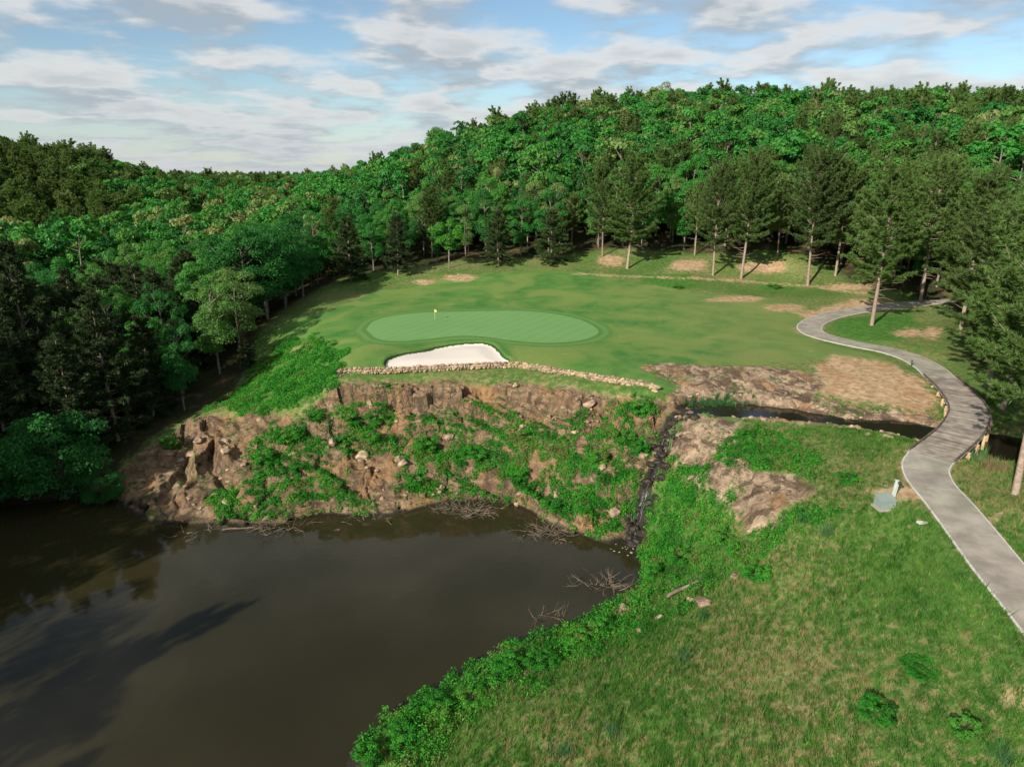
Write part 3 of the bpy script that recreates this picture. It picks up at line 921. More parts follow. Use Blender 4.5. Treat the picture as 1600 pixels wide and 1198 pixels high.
# path bed
for line in (PATH1, PATH2):
    dP, zP = np.full(X.shape, 99.0), np.zeros(X.shape)
    pm = near & (X > 15)
    dP[pm], zP[pm] = seg_dist(X[pm], Y[pm], line, z=line[:, 2])
    kp = 1 - sstep(2.1, 5.0, dP)
    Zg = Zg * (1 - kp) + (zP - 0.07) * kp
    A_dirt = np.maximum(A_dirt, np.where(dP < 6, 1.7 - dP, -12))
A_wet = np.maximum(wF * 0.95 - dF, np.where(dF < 1.5, -1, wS + 0.15 - edge))
A_wet = np.maximum(A_wet, np.where(near & (Zb < -11.0) & (Y < 90), 0.55 - (Zg - WATER_Z) * 2.2, -12))
A_wet = np.clip(A_wet, -12, 12)
A_forest = np.maximum(-A_open - 1.0, np.where(np.hypot(X, Y - 60) > 140, 5, -12))
A_forest = np.where(A_rock > 0, -12, A_forest)
SCRUB = sstep(-3, 0, A_cliff)
attrs = dict(green=A_green, bunker=A_bunker, mown=A_mown, rock=A_rock, dirt=A_dirt, lush=A_lush, forest=A_forest, wet=A_wet, scrub=SCRUB)

ny, nx = X.shape
idx = np.arange(nx * ny).reshape(ny, nx)
QF = np.stack([idx[:-1, :-1], idx[:-1, 1:], idx[1:, 1:], idx[1:, :-1]], -1)


def cellmax(a):
    return (a[:-1, :-1] + a[:-1, 1:] + a[1:, 1:] + a[1:, :-1]) / 4


VV = np.stack([X.ravel(), Y.ravel(), Zg.ravel()], 1)


def patch(name, sel, label=None, smooth=True):
    F = QF[sel]
    used, inv = np.unique(F.ravel(), return_inverse=True)
    at_ = {k: v.ravel()[used] for k, v in attrs.items()}
    me = mesh(name, VV[used], [inv.reshape(-1, 4)], [M_TERRAIN], smooth, attrs=at_)
    o = link(name, me)
    tag(o, label=label, kind='structure')
    return o


s_green = cellmax(A_green) > 0
s_bunker = (cellmax(A_bunker) > 0) & ~s_green
s_cliff = (cellmax(A_cliff) > 0) & ~s_bunker & ~s_green
s_mown = (cellmax(A_mown) > 0) & ~s_green & ~s_bunker & ~s_cliff
patch('ground', ~(s_green | s_bunker | s_cliff | s_mown))
patch('fairway', s_mown, 'mown grass surround of the green, patched with pale wear')
patch('putting_green', s_green, 'pale striped putting green with a dark collar')
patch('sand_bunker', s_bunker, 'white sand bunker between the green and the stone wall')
patch('rock_cliff', s_cliff, 'tan layered rock face between the stone wall and the pond', False)


def gz(x, y):
    x, y = np.atleast_1d(np.asarray(x, float)), np.atleast_1d(np.asarray(y, float))
    i = np.clip(np.searchsorted(gx, x) - 1, 0, nx - 2)
    j = np.clip(np.searchsorted(gy, y) - 1, 0, ny - 2)
    u = (x - gx[i]) / (gx[i + 1] - gx[i])
    v = (y - gy[j]) / (gy[j + 1] - gy[j])
    return (Zg[j, i] * (1 - u) + Zg[j, i + 1] * u) * (1 - v) + (Zg[j + 1, i] * (1 - u) + Zg[j + 1, i + 1] * u) * v


def gz1(x, y):
    return float(gz(x, y)[0])


def gattr(a, x, y):
    i = np.clip(np.searchsorted(gx, x), 0, nx - 1)
    j = np.clip(np.searchsorted(gy, y), 0, ny - 1)
    return a[j, i]


# ------------------------------------------------------------------ water
px_ = np.linspace(-80, 40, 25)
py_ = np.linspace(-45, 82, 25)
wxx, wyy = np.meshgrid(px_, py_)
ii = np.arange(625).reshape(25, 25)
o = link('pond_water', mesh('pond_water', np.stack([wxx.ravel(), wyy.ravel(), np.full(625, WATER_Z)], 1), [np.stack([ii[:-1, :-1], ii[:-1, 1:], ii[1:, 1:], ii[1:, :-1]], -1).reshape(-1, 4)], [M_POND], True))
tag(o, 'dark brown pond below the rock cliff', kind='structure')
tanS = np.gradient(STREAM[:, :2], axis=0)
tanS /= np.linalg.norm(tanS, axis=1)[:, None]
nS = np.stack([-tanS[:, 1], tanS[:, 0]], 1)
hw = (STREAM_W + 1.1)[:, None]
L_, R_ = STREAM[:, :2] + nS * hw, STREAM[:, :2] - nS * hw
n_ = len(STREAM)
V = np.vstack([np.c_[L_, np.full(n_, STREAM_Z)], np.c_[R_, np.full(n_, STREAM_Z)]])
a_ = np.arange(n_ - 1)
o = link('stream_water', mesh('stream_water', V, [np.stack([n_ + a_, n_ + a_ + 1, a_ + 1, a_], 1)], [M_STREAM], True))
tag(o, 'dark shallow stream between bare rock banks', kind='structure')
# falls: many thin strands of water running down the channel
mb = MB()
for k in range(46):
    i0 = rng.integers(0, len(FALL) - 6)
    ln = rng.integers(3, 7)
    off = rng.normal(0, 0.42)
    pts = FALL[i0:i0 + ln, :2].copy()
    if len(pts) < 3:
        continue
    pts = resample(pts, 0.18)
    pts[:, 0] += off + 0.12 * fbm(np.arange(len(pts)) / 4.0, k * 1.7, 0, 2)
    z = gz(pts[:, 0], pts[:, 1]) + 0.05
    z = np.maximum(z, np.convolve(np.pad(z, 2, mode='edge'), np.ones(5) / 5, 'valid'))
    z = np.maximum(z, WATER_Z + 0.02)
    mb.tube(np.c_[pts, z], np.linspace(0.012, 0.03, len(pts)) * rng.uniform(.5, 1.3), 4)
for k in range(22):
    c = FALL[-1, :2] + rng.normal(0, .8, 2)
    mb.box((c[0], c[1] - .3, WATER_Z + 0.02), (rng.uniform(.08, .3), rng.uniform(.05, .15), .03), rotz(rng.uniform(0, 3)))
o = link('waterfall', mb.mesh('waterfall', [M_FOAM], True))
tag(o, 'thin white strands of water falling down a dark wet gully', 'waterfall', kind='stuff')
# ------------------------------------------------------------------ cart path in concrete slabs
HALF = 1.85
path_root = link('cart_path', None)
tag(path_root, 'pale grey concrete cart path winding past the green and over the bridge', kind='structure')


def frame_of(line):
    t = np.gradient(line[:, :2], axis=0)
    t /= np.linalg.norm(t, axis=1)[:, None]
    return t, np.stack([-t[:, 1], t[:, 0]], 1)


def slabs(line, per):
    t, nrm = frame_of(line)
    cr = [(-HALF, -0.16), (-HALF, 0.0), (-HALF + 0.13, 0.008), (0, 0.02), (HALF - 0.13, 0.008), (HALF, 0.0), (HALF, -0.16)]
    i = 0
    while i < len(line) - 2:
        j = min(i + per, len(line) - 1)
        rows = []
        ks = np.arange(i, j + 1)
        for n, k in enumerate(ks):
            p = line[k].copy()
            if n == len(ks) - 1:
                p[:2] -= t[k] * 0.05
            for o_, h in cr:
                rows.append([p[0] + nrm[k, 0] * o_, p[1] + nrm[k, 1] * o_, p[2] + h])
        V = np.array(rows)
        c = len(cr)
        m_ = len(ks)
        a = np.arange(m_ - 1)[:, None] * c
        b = np.arange(c - 1)[None]
        Q = np.stack([a + b, a + b + 1, a + c + b + 1, a + c + b], -1).reshape(-1, 4)
        mi = np.tile([1, 1, 0, 0, 1, 1], m_ - 1)
        Q = Q[:, ::-1]
        end = [list(range(c))[::-1], list(range((m_ - 1) * c, m_ * c))]
        me = mesh('slab', V, [Q, np.array(end)], [M_CONC, M_EDGE], False, mat_idx=np.r_[mi, 0, 0])
        link('slab', me, path_root)
        i = j


slabs(PATH1, 7)
slabs(PATH2, 7)

# ------------------------------------------------------------------ timber bridge
bridge = link('timber_bridge', None, loc=DECK[len(DECK) // 2])
tag(bridge, 'curved timber plank bridge with low edge rails carrying the cart path over the stream', 'bridge')
B0 = np.array(bridge.location)
tD, nD = frame_of(DECK)
pm_ = MB()
pm_.box((0, 0, 0), (0.215, 3.9, 0.06))
plank_me = pm_.mesh('plank', [M_DECK])
for i in range(0, len(DECK)):
    a = math.atan2(tD[i, 1], tD[i, 0])
    p = DECK[i] - B0
    link('plank', plank_me, bridge, (p[0], p[1], p[2] + rng.uniform(-.006, .006)), (0, 0, a + rng.normal(0, .006)))
for side in (-1, 1):
    step = 10
    for i in range(0, len(DECK) - 1, step):
        j = min(i + step, len(DECK) - 1)
        a, b = DECK[i] - B0, DECK[j] - B0
        a[:2] += nD[i] * side * 1.84
        b[:2] += nD[j] * side * 1.84
        d = b - a
        L = np.linalg.norm(d)
        ang = math.atan2(d[1], d[0])
        q = MB()
        q.box((0, 0, 0.21), (L + .05, .14, .13))
        link('edge_rail', q.mesh('edge_rail', [M_TIMBER]), bridge, (a + b) / 2, (0, 0, ang))
        q = MB()
        q.box((0, 0, .085), (.35, .14, .115))
        link('rail_block', q.mesh('rail_block', [M_TIMBER]), bridge, a + d * .5, (0, 0, ang))
        q = MB()
        q.box((0, -side * .12, -.21), (L + .04, .16, .34))
        link('stringer', q.mesh('stringer', [M_TIMBER]), bridge, (a + b) / 2, (0, 0, ang))
for i in range(6, len(DECK) - 4, 11):
    for side in (-1, 1):
        p = DECK[i].copy()
        p[:2] += nD[i] * side * 1.98
        g = gz1(p[0], p[1])
        q = MB()
        q.tube([(0, 0, g - .5 - p[2]), (0, 0, -.09)], [.15, .14], 8)
        link('pile', q.mesh('pile', [M_PILE], True), bridge, p - B0)
    ang = math.atan2(nD[i, 1], nD[i, 0])
    q = MB()
    q.box((0, 0, -.5), (4.3, .2, .22))
    link('cap_beam', q.mesh('cap_beam', [M_PILE]), bridge, DECK[i] - B0, (0, 0, ang))

# ------------------------------------------------------------------ dry stone wall


def rock_mesh(name, seed, mat, sub=2, flat=1.0, rough=.28):
    import bmesh
    r2 = np.random.default_rng(seed)
    bm = bmesh.new()
    bmesh.ops.create_icosphere(bm, subdivisions=sub, radius=1.0)
    V = np.array([v.co for v in bm.verts])
    for _ in range(9):          # plane cuts give facets
        n = r2.normal(size=3)
        n /= np.linalg.norm(n)
        h = r2.uniform(.52, .85)
        dd = V @ n
        V -= np.where(dd > h, dd - h, 0)[:, None] * n
    V *= 1 + rough * fbm(V[:, 0] * 1.6 + seed, V[:, 1] * 1.6, V[:, 2] * 1.6, 3)[:, None]
    V[:, 2] *= flat
    V /= np.abs(V).max(0)
    F = np.array([[v.index for v in f.verts] for f in bm.faces])
    bm.free()
    return mesh(name, V, [F], [mat], False)


STONES = [rock_mesh('stone', 100 + k, M_STONE, 1, 1.0, .15) for k in range(6)]
WALL = resample([P(528, 588, -.75), P(545, 584, -.75), P(600, 583, -.75), P(700, 578, -.75), P(790, 574, -.75), P(830, 577, -.77), P(870, 584, -.8), P(930, 594, -.9), (P(985, 602, -1.0)), P(1010, 606, -1.05), P(1026, 613, -1.1)], 0.1)
wall_root = link('stone_wall', None, loc=WALL[len(WALL) // 2])
tag(wall_root, 'low dry stone retaining wall of tan stones below the bunker and green', 'wall')
W0 = np.array(wall_root.location)
tW, nW = frame_of(WALL)
spots = []
for course in range(3):
    s = rng.uniform(0, .3)
    while s < len(WALL) * .1 - .2:
        w = rng.choice([.25, .38, .5, .7, .9]) * rng.uniform(.8, 1.2)
        k = min(int((s + w / 2) * 10), len(WALL) - 1)
        spots.append((k, course, w))
        s += w * 0.95
spots.sort(key=lambda q: (q[1] != 2, -q[2]))
rest = MB()
for n, (k, course, w) in enumerate(spots):
    hgt = rng.uniform(.2, .46)
    p = WALL[k].copy()
    p[2] += .1 + course * .27 + rng.uniform(-.03, .03)
    p[:2] += nW[k] * (course * .09 + rng.normal(0, .04))
    ang = math.atan2(tW[k, 1], tW[k, 0]) + rng.normal(0, .12)
    me = STONES[int(rng.integers(6))]
    sc = (w * .56, rng.uniform(.26, .36), hgt * .56)
    if n < 300:
        link('stone', me, wall_root, p - W0, (rng.normal(0, .1), rng.normal(0, .12), ang), sc)
    else:
        V = np.array([v.co for v in me.vertices]) * sc @ rotz(ang).T + p - W0
        rest.add(V, None, np.array([list(f.vertices) for f in me.polygons]))
if rest.n:
    tag(link('stones', rest.mesh('stones', [M_STONE]), wall_root), kind='stuff')
# earth and rubble core so that no light shows between the stones
core_ = MB()
pts = WALL[::8].copy()
pts[:, 2] += .28
pts[:, :2] += nW[::8] * .2
core_.tube(pts, .3, 6)
link('rubble_core', core_.mesh('rubble_core', [M_ROCKB]), wall_root, -W0)

# ------------------------------------------------------------------ flagstick
b = hit(679.5, 499)
b[2] = gz1(b[0], b[1])
flag = link('flagstick', None, loc=b)
tag(flag, 'golf flagstick with a small yellow flag standing on the green', 'flagstick')
q = MB()
q.tube([(0, 0, -.1), (0, 0, 1.7)], [.018, .014], 8)
link('pole', q.mesh('pole', [M_STICK], True), flag)
n = 9
rows = []
for i in range(n):
    t_ = i / (n - 1)
    for h in (0, 1):
        rows.append([.02 + .38 * t_, .05 * math.sin(t_ * 6), 1.68 - .06 * t_ - (.42 - .26 * t_) * h - .1 * t_ * t_])
Vf = np.array(rows)
Vf = np.vstack([Vf, Vf + [0, .012, 0]])
a = np.arange(n - 1) * 2
Qf = np.vstack([np.stack([a, a + 1, a + 3, a + 2], 1), np.stack([a + 2, a + 3, a + 1, a], 1) + 2 * n])
link('flag', mesh('flag', Vf, [Qf], [M_FLAG], True), flag, rot=(0, 0, math.radians(-25)))
q = MB()
q.tube([(0, 0, -.1), (0, 0, .012)], [.07, .07], 12)
link('hole_cup', q.mesh('hole_cup', [M_BLACK], True), flag)

# ------------------------------------------------------------------ transformer cabinet and its post
b = hit(1381, 794)
b[2] = gz1(b[0], b[1])
cab = link('utility_cabinet', None, loc=b, rot=(0, 0, math.radians(6)))
tag(cab, 'pale green steel utility cabinet with sloping lid on the grass beside the cart path', 'cabinet')
q = MB()
q.box((0, 0, .02), (1.5, 1.2, .16))
link('pad', q.mesh('pad', [M_CONC]), cab)
V = np.array([(-.62, -.48, .1), (.62, -.48, .1), (.62, .48, .1), (-.62, .48, .1), (-.62, -.48, .72), (.62, -.48, .72), (.62, .48, .98), (-.62, .48, .98)])
link('body', mesh('body', V, [np.array([[0, 3, 2, 1], [0, 1, 5, 4], [1, 2, 6, 5], [2, 3, 7, 6], [3, 0, 4, 7], [4, 5, 6, 7]])], [M_BOX]), cab)
V = np.array([(-.66, -.53, .73), (.66, -.53, .73), (.66, .52, 1.0), (-.66, .52, 1.0)])
V = np.vstack([V, V + [0, 0, .05]])
link('lid', mesh('lid', V, [np.array([[0, 3, 2, 1], [0, 1, 5, 4], [1, 2, 6, 5], [2, 3, 7, 6], [3, 0, 4, 7], [4, 5, 6, 7]])], [M_BOX]), cab)
q = MB()
q.box((0, -.486, .40), (1.08, .012, .5))
d = link('door', q.mesh('door', [M_BOX]), cab)
q = MB()
q.box((0.4, -.505, .42), (.05, .03, .14))
link('handle', q.mesh('handle', [M_BOX2]), d)
b2 = hit(1393, 781)
b2[2] = gz1(b2[0], b2[1])
post = link('utility_post', None, loc=b2, rot=(0, math.radians(5), math.radians(-8)))
tag(post, 'narrow white utility post leaning slightly just behind the pale green cabinet', 'post')
q = MB()
q.box((0, 0, .7), (.2, .12, 1.7))
link('board', q.mesh('board', [M_WHITE]), post)
q = MB()
q.box((.17, 0, .75), (.08, .1, 1.3))
link('conduit', q.mesh('conduit', [M_WHITE]), post)
q = MB()
q.tube([(.22, -.05, 1.38), (.22, -.2, 1.38)], [.14, .13], 10)
link('meter', q.mesh('meter', [M_BLACK], True), post)
q = MB()
q.box((.0, 0, 1.57), (.32, .2, .05))
link('cap', q.mesh('cap', [M_WHITE]), post)
# flat stone plate in the grass
b = hit(1440, 826)
o = link('flat_stone', rock_mesh('flat_stone', 55, M_EDGE, 2, .3, .1), loc=(b[0], b[1], gz1(b[0], b[1]) + .06), scale=(.45, .3, .09))
tag(o, 'small flat pale stone lying in the grass left of the cart path', 'stone')
# small green marker post by the path
b = hit(1424, 571)
mk_ = link('marker_post', None, loc=(b[0], b[1], gz1(b[0], b[1])))
tag(mk_, 'short dark green marker post beside the path before the bridge', 'post')
q = MB()
q.box((0, 0, .35), (.12, .12, .8))
link('post', q.mesh('post', [M_BOX2]), mk_)
q = MB()
q.box((0, 0, .8), (.2, .2, .1))
link('cap', q.mesh('cap', [M_BOX2]), mk_)

# ------------------------------------------------------------------ boulders
BOULD = [rock_mesh('boulder', 200 + k, M_ROCKB, 3, 1.0, .3) for k in range(7)]


def boulder(px, py, w, h, label=None, group=None, name='boulder', pos=None, sink=.35, mesh_=None, dep=None):
    p = hit(px, py) if pos is None else np.array(pos, float)
    z = gz1(p[0], p[1])
    o_ = link(name, mesh_ or BOULD[int(rng.integers(7))], loc=(p[0], p[1], z + h * (.5 - sink)), rot=(rng.normal(0, .12), rng.normal(0, .15), rng.uniform(0, 6.28)), scale=(w / 2, (dep or w * rng.uniform(.6, .95)) / 2, h / 2))
    return tag(o_, label, 'rock', group)


for px, py, w, h, lab in [
    (975, 957, 1.3, 1.0, 'lone tan boulder among weeds at the pond edge'),
    (1100, 945, 1.6, 1.1, 'dark brown boulder under the fallen log on the weedy bank'),
    (1080, 938, 1.0, .8, 'small pale boulder beside the fallen log on the bank'),
    (1030, 968, .9, .5, 'flat pale rock at the edge of the meadow above the pond'),
    (1000, 985, .8, .4, 'small flat rock between pond weeds and meadow'),
    (1205, 820, .8, .6, 'whitish rock at the foot of the bare rock slope'),
    (1150, 905, .9, .5, 'grey rock half hidden in weeds below the rock slope'),
    (1207, 645, 1.6, .5, 'wide flat stone standing out of the upper stream pool'),
    (1268, 648, 1.3, .5, 'rounded pale stone in the stream pool beside the riffle'),
    (1115, 643, 1.2, .35, 'thin flat stone in the pool next to the reeds'),
    (1192, 657, .9, .5, 'small stone on the near bank of the stream pool'),
    (1322, 660, 1.4, .6, 'tan stone in the middle of the riffle between the two pools'),
    (1340, 668, 1.0, .5, 'pale stone at the head of the lower pool'),
    (1385, 682, 1.3, .5, 'long pale stone on the near shore of the lower pool'),
    (1357, 678, .8, .4, 'small cream stone left of the long stone on the lower pool shore'),
    (1433, 688, .6, .35, 'small white stone close to the bridge end in the lower pool'),
    (1450, 675, .8, .5, 'grey stone at the water line beside the bridge'),
    (1060, 655, 1.3, .9, 'dark wet boulder at the lip of the waterfall'),
    (1078, 640, 1.2, .6, 'flat wet rock where the pool spills into the waterfall'),
    (960, 800, 1.6, 1.3, 'big tan boulder left of the foot of the waterfall'),
    (940, 735, 1.0, .9, 'pale boulder among green weeds midway up the cliff'),
    (870, 775, 1.1, 1.0, 'grey boulder low on the weedy cliff left of the waterfall'),
    (700, 690, 1.4, 1.1, 'pale grey block among weeds in the middle of the cliff'),
    (690, 755, 1.3, .9, 'pale boulder just above the brush pile on the shore'),
    (520, 700, 1.3, 1.2, 'round brown boulder right of the bushy vines on the cliff'),
    (300, 715, 1.5, 1.3, 'blocky dark boulder on the left hump of the cliff'),
]:
    boulder(px, py, w, h, lab)
# rows of stones along the stream banks
cnt = 0
for i in range(3, len(STREAM), 1):
    if _spx[i] > 1480 or _spx[i] < 1085:
        continue
    for side in (-1, 1):
        if rng.random() < .62:
            off = side * (STREAM_W[i] + rng.uniform(-.2, 1.1))
            p = STREAM[i, :2] + nS[i] * off
            s = rng.uniform(.25, .75)
            pos_ = (p[0], p[1], 0)
            lab = 'pale tan cobble on the far bank of the stream' if side > 0 else 'pale tan cobble on the near bank of the stream'
            boulder(0, 0, s, s * .6, lab, 'cobbles on the far stream bank' if side > 0 else 'cobbles on the near stream bank', 'cobble', pos_, mesh_=STONES[int(rng.integers(6))])
# black wet rocks in the gully
WETR = [rock_mesh('wet_rock', 260 + k, M_WETROCK, 2, 1.0, .3) for k in range(4)]
for k in range(110):
    i = int(rng.integers(2, len(FALL)))
    x, y = FALL[i, 0] + rng.normal(0, .95), FALL[i, 1] + rng.normal(0, .4)
    w = rng.uniform(.3, 1.4)
    part_ = 'upper half' if FALL[i, 2] > -7 else 'lower half'
    boulder(0, 0, w, w * .6, 'black wet rock in the ' + part_ + ' of the waterfall gully', 'wet rocks in the ' + part_ + ' of the gully', 'wet_rock', (x, y, 0), mesh_=WETR[k % 4])
# loose blocks on the cliff
placed = 0
tries = 0
while placed < 150 and tries < 6000:
    tries += 1
    px, py = rng.uniform(165, 1040), rng.uniform(595, 845)
    p = P(px, py, -6)
    x, y = rng.uniform(-44, 22), rng.uniform(58, 82)
    if gattr(A_cliff, x, y) < .6 or gattr(A_lush, x, y) > 0.8 or gattr(A_wet, x, y) > -0.3:
        continue
    if x < -18 and rng.random() < .6:
        continue
    w = rng.choice([.4, .6, .8, 1.1, 1.6], p=[.3, .3, .2, .13, .07]) * rng.uniform(.8, 1.2)
    zone_ = 'left hump of the cliff' if x < -18 else ('cliff below the bunker' if x < 0 else 'cliff left of the waterfall')
    hgt_ = 'upper part of the ' if gz1(x, y) > -6 else 'lower part of the '
    boulder(0, 0, w, w * rng.uniform(.45, .8), 'loose angular tan rock on the ' + hgt_ + zone_, 'loose rocks on the ' + hgt_ + zone_, 'rock', (x, y, 0))
    placed += 1

# ------------------------------------------------------------------ dead wood
def branchy(n, spread, L, r0, seed, up=.35):
    r2 = np.random.default_rng(seed)
    q = MB()
    for _ in range(n):
        a = r2.uniform(0, 6.28)
        s = np.array([r2.normal(0, spread), r2.normal(0, spread * .5), r2.uniform(0, .25)])
        d = np.array([math.cos(a), math.sin(a) * .7, r2.uniform(-.1, up)])
        l = L * r2.uniform(.4, 1.2)
        k = 6
        pts = [s]
        for i in range(k):
            d = d + r2.normal(0, .22, 3)
            d /= np.linalg.norm(d)
            pts.append(pts[-1] + d * l / k)
        pts = np.array(pts)
        pts[:, 2] = np.abs(pts[:, 2])
        r = r0 * r2.uniform(.5, 1.3)
        q.tube(pts, np.linspace(r, r * .3, k + 1), 4)
        for _ in range(3):
            i = r2.integers(1, k)
            dd = d + r2.normal(0, .7, 3)
            q.tube([pts[i], pts[i] + dd * l * .18, pts[i] + dd * l * .32 + r2.normal(0, .05, 3)], [r * .5, r * .35, r * .15], 3)
    return q


for px, py, n, sp, L, lab in [
    (728, 798, 85, 1.6, 2.0, 'large grey brush pile in the water under the middle of the cliff'),
    (862, 832, 60, 1.6, 2.0, 'tangle of dead branches on the shore left of the waterfall'),
    (425, 824, 42, 1.6, 1.9, 'heap of bleached driftwood at the foot of the left cliff'),
    (955, 915, 34, 1.2, 1.9, 'dead brush hanging over the water on the right shore'),
    (866, 966, 12, .8, 1.7, 'few bare twigs reaching over the pond from the weedy bank'),
    (560, 812, 16, 1.6, 1.3, 'thin line of drift twigs along the shore below the cliff'),
    (320, 832, 12, 1.4, 1.5, 'scattered drift sticks at the shore below the left hump')]:
    b = P(px, py, WATER_Z)
    z = max(gz1(b[0], b[1]), WATER_Z - .05)
    o = link('brush_pile', branchy(n, sp, L, .035, int(px)).mesh('brush_pile', [M_TWIG], True), loc=(b[0], b[1], z))
    tag(o, lab, 'dead branches')
for (a, c, r, lab) in [((1042, 935), (1098, 908), .17, 'pale fallen log lying in the weeds above the dark boulder'), ((1205, 830), (1225, 812), .1, 'short grey log at the foot of the rock slope'), ((348, 831), (400, 826), .09, 'straight bleached log at the water line beside the driftwood'), ((1092, 770), (1106, 792), .06, 'thin pale pole leaning on the slope right of the waterfall')]:
    p1, p2 = hit(*a), hit(*c)
    p1[2], p2[2] = max(gz1(*p1[:2]), WATER_Z) + r * 1.6, max(gz1(*p2[:2]), WATER_Z) + r * 1.6
    ts = np.linspace(0, 1, 8)[:, None]
    pts = p1 * (1 - ts) + p2 * ts
    pts[:, 2] += .06 * np.sin(ts[:, 0] * 7)
    q = MB()
    q.tube(pts - p1, np.linspace(r, r * .6, 8), 8)
    for k in (2, 4, 5):
        d = rand_unit(1)[0]
        d[2] = abs(d[2])
        q.tube([pts[k] - p1, pts[k] - p1 + d * r * 4], [r * .35, r * .15], 5)
    tag(link('fallen_log', q.mesh('fallen_log', [M_TWIG], True), loc=p1), lab, 'log')

# ------------------------------------------------------------------ tree builders
def leaf_cards(C, N, size, mb, shade_list, aspect=.62):
    """one folded leaf-sized card at each point C facing N"""
    n = len(C)
    ref = rand_unit(n)
    a = np.cross(N, ref)
    a /= np.linalg.norm(a, axis=1)[:, None] + 1e-9
    b = np.cross(N, a)
    s = (size * rng.uniform(.6, 1.3, n))[:, None]
    V = np.stack([C - a * s, C + b * s * aspect + N * s * .18, C + a * s, C - b * s * aspect + N * s * .18], 1)
    i = np.arange(n)[:, None] * 4
    mb.add(V.reshape(-1, 3), i + np.array([[0, 1, 2, 3]]))
    shade_list.append(np.repeat(np.clip(rng.normal(.5, .22, n), 0, 1), 4))


def broadleaf(name, seed, H, R, nclump, nleaf, size, mat, base=.22, bark=None, split=True):
    global rng
    keep_rng, rng = rng, np.random.default_rng(seed)
    tr = MB()
    bend = rng.normal(0, .25, 2)
    zs = np.linspace(-.6, H * .8, 8)
    trunk = np.c_[bend[0] * (zs / H) ** 2 * 3, bend[1] * (zs / H) ** 2 * 3, zs]
    r0 = .012 * H + .07
    tr.tube(trunk, np.linspace(r0, r0 * .25, 8), 7)
    cz, hz = H * (base + 1) / 2, H * (1 - base) / 2
    mb, sh = MB(), []
    for k in range(nclump):
        u = rand_unit(1)[0]
        rr = rng.uniform(.45, .92) ** .6
        t_ = u[2]
        prof = math.sqrt(max(0, 1 - t_ * t_)) * (1.0 if t_ > 0 else .85) + .1
        c = np.array([u[0] / (math.hypot(u[0], u[1]) + 1e-6) * R * prof * rr, u[1] / (math.hypot(u[0], u[1]) + 1e-6) * R * prof * rr, cz + hz * t_ * (.5 + .5 * rr) * .92])
        cr = R * rng.uniform(.26, .46) * (1 - .25 * max(t_, 0))
        m = int(nleaf / nclump * (cr / (R * .36)) ** 2)
        d = rand_unit(m)
        d[:, 2] = np.where(d[:, 2] < -.25, -d[:, 2], d[:, 2])
        rad = cr * rng.uniform(.45, 1.08, m) ** .5
        wob = 1 + .35 * fbm(d[:, 0] * 2 + k, d[:, 1] * 2, d[:, 2] * 2, 2)
        C = c + d * (rad * wob)[:, None] * [1, 1, .78]
        N = d * .75 + rand_unit(m) * .65 + np.array([0, 0, .25])
        N /= np.linalg.norm(N, axis=1)[:, None]
        leaf_cards(C, N, size, mb, sh)
        if k % 2 == 0:
            zi = np.clip(c[2] - R * .5, H * base * .8, H * .75)
            s = np.array([np.interp(zi, zs, trunk[:, 0]), np.interp(zi, zs, trunk[:, 1]), zi])
            mid = (s + c) / 2 + [0, 0, -.04 * R]
            tr.tube([s, mid, c], [r0 * .32, r0 * .2, r0 * .06], 5)
    crown = (np.vstack(mb.v), np.vstack(mb.q), np.concatenate(sh))
    rng = keep_rng
    bark = bark or M_BARK
    if split:
        return (tr.mesh(name + '_trunk', [bark], True), mesh(name + '_crown', crown[0], [crown[1]], [mat], False, attrs={'shade': crown[2]}), H)
    tv, tq, tt = np.vstack(tr.v), np.vstack(tr.q), np.vstack(tr.t)
    return joined(name, tv, tq, tt, crown, bark, mat)


def joined(name, tv, tq, tt, crown, bark, mat):
    V = np.vstack([tv, crown[0]])
    cf = crown[1] + len(tv)
    if cf.shape[1] == 4:
        Fs = [np.vstack([tq, cf]), tt]
        mi = np.r_[np.zeros(len(tq)), np.ones(len(cf)), np.zeros(len(tt))]
    else:
        Fs = [tq, np.vstack([tt, cf])]
        mi = np.r_[np.zeros(len(tq) + len(tt)), np.ones(len(cf))]
    return mesh(name, V, Fs, [bark, mat], False, mat_idx=mi, attrs={'shade': np.r_[np.zeros(len(tv)), crown[2]]})


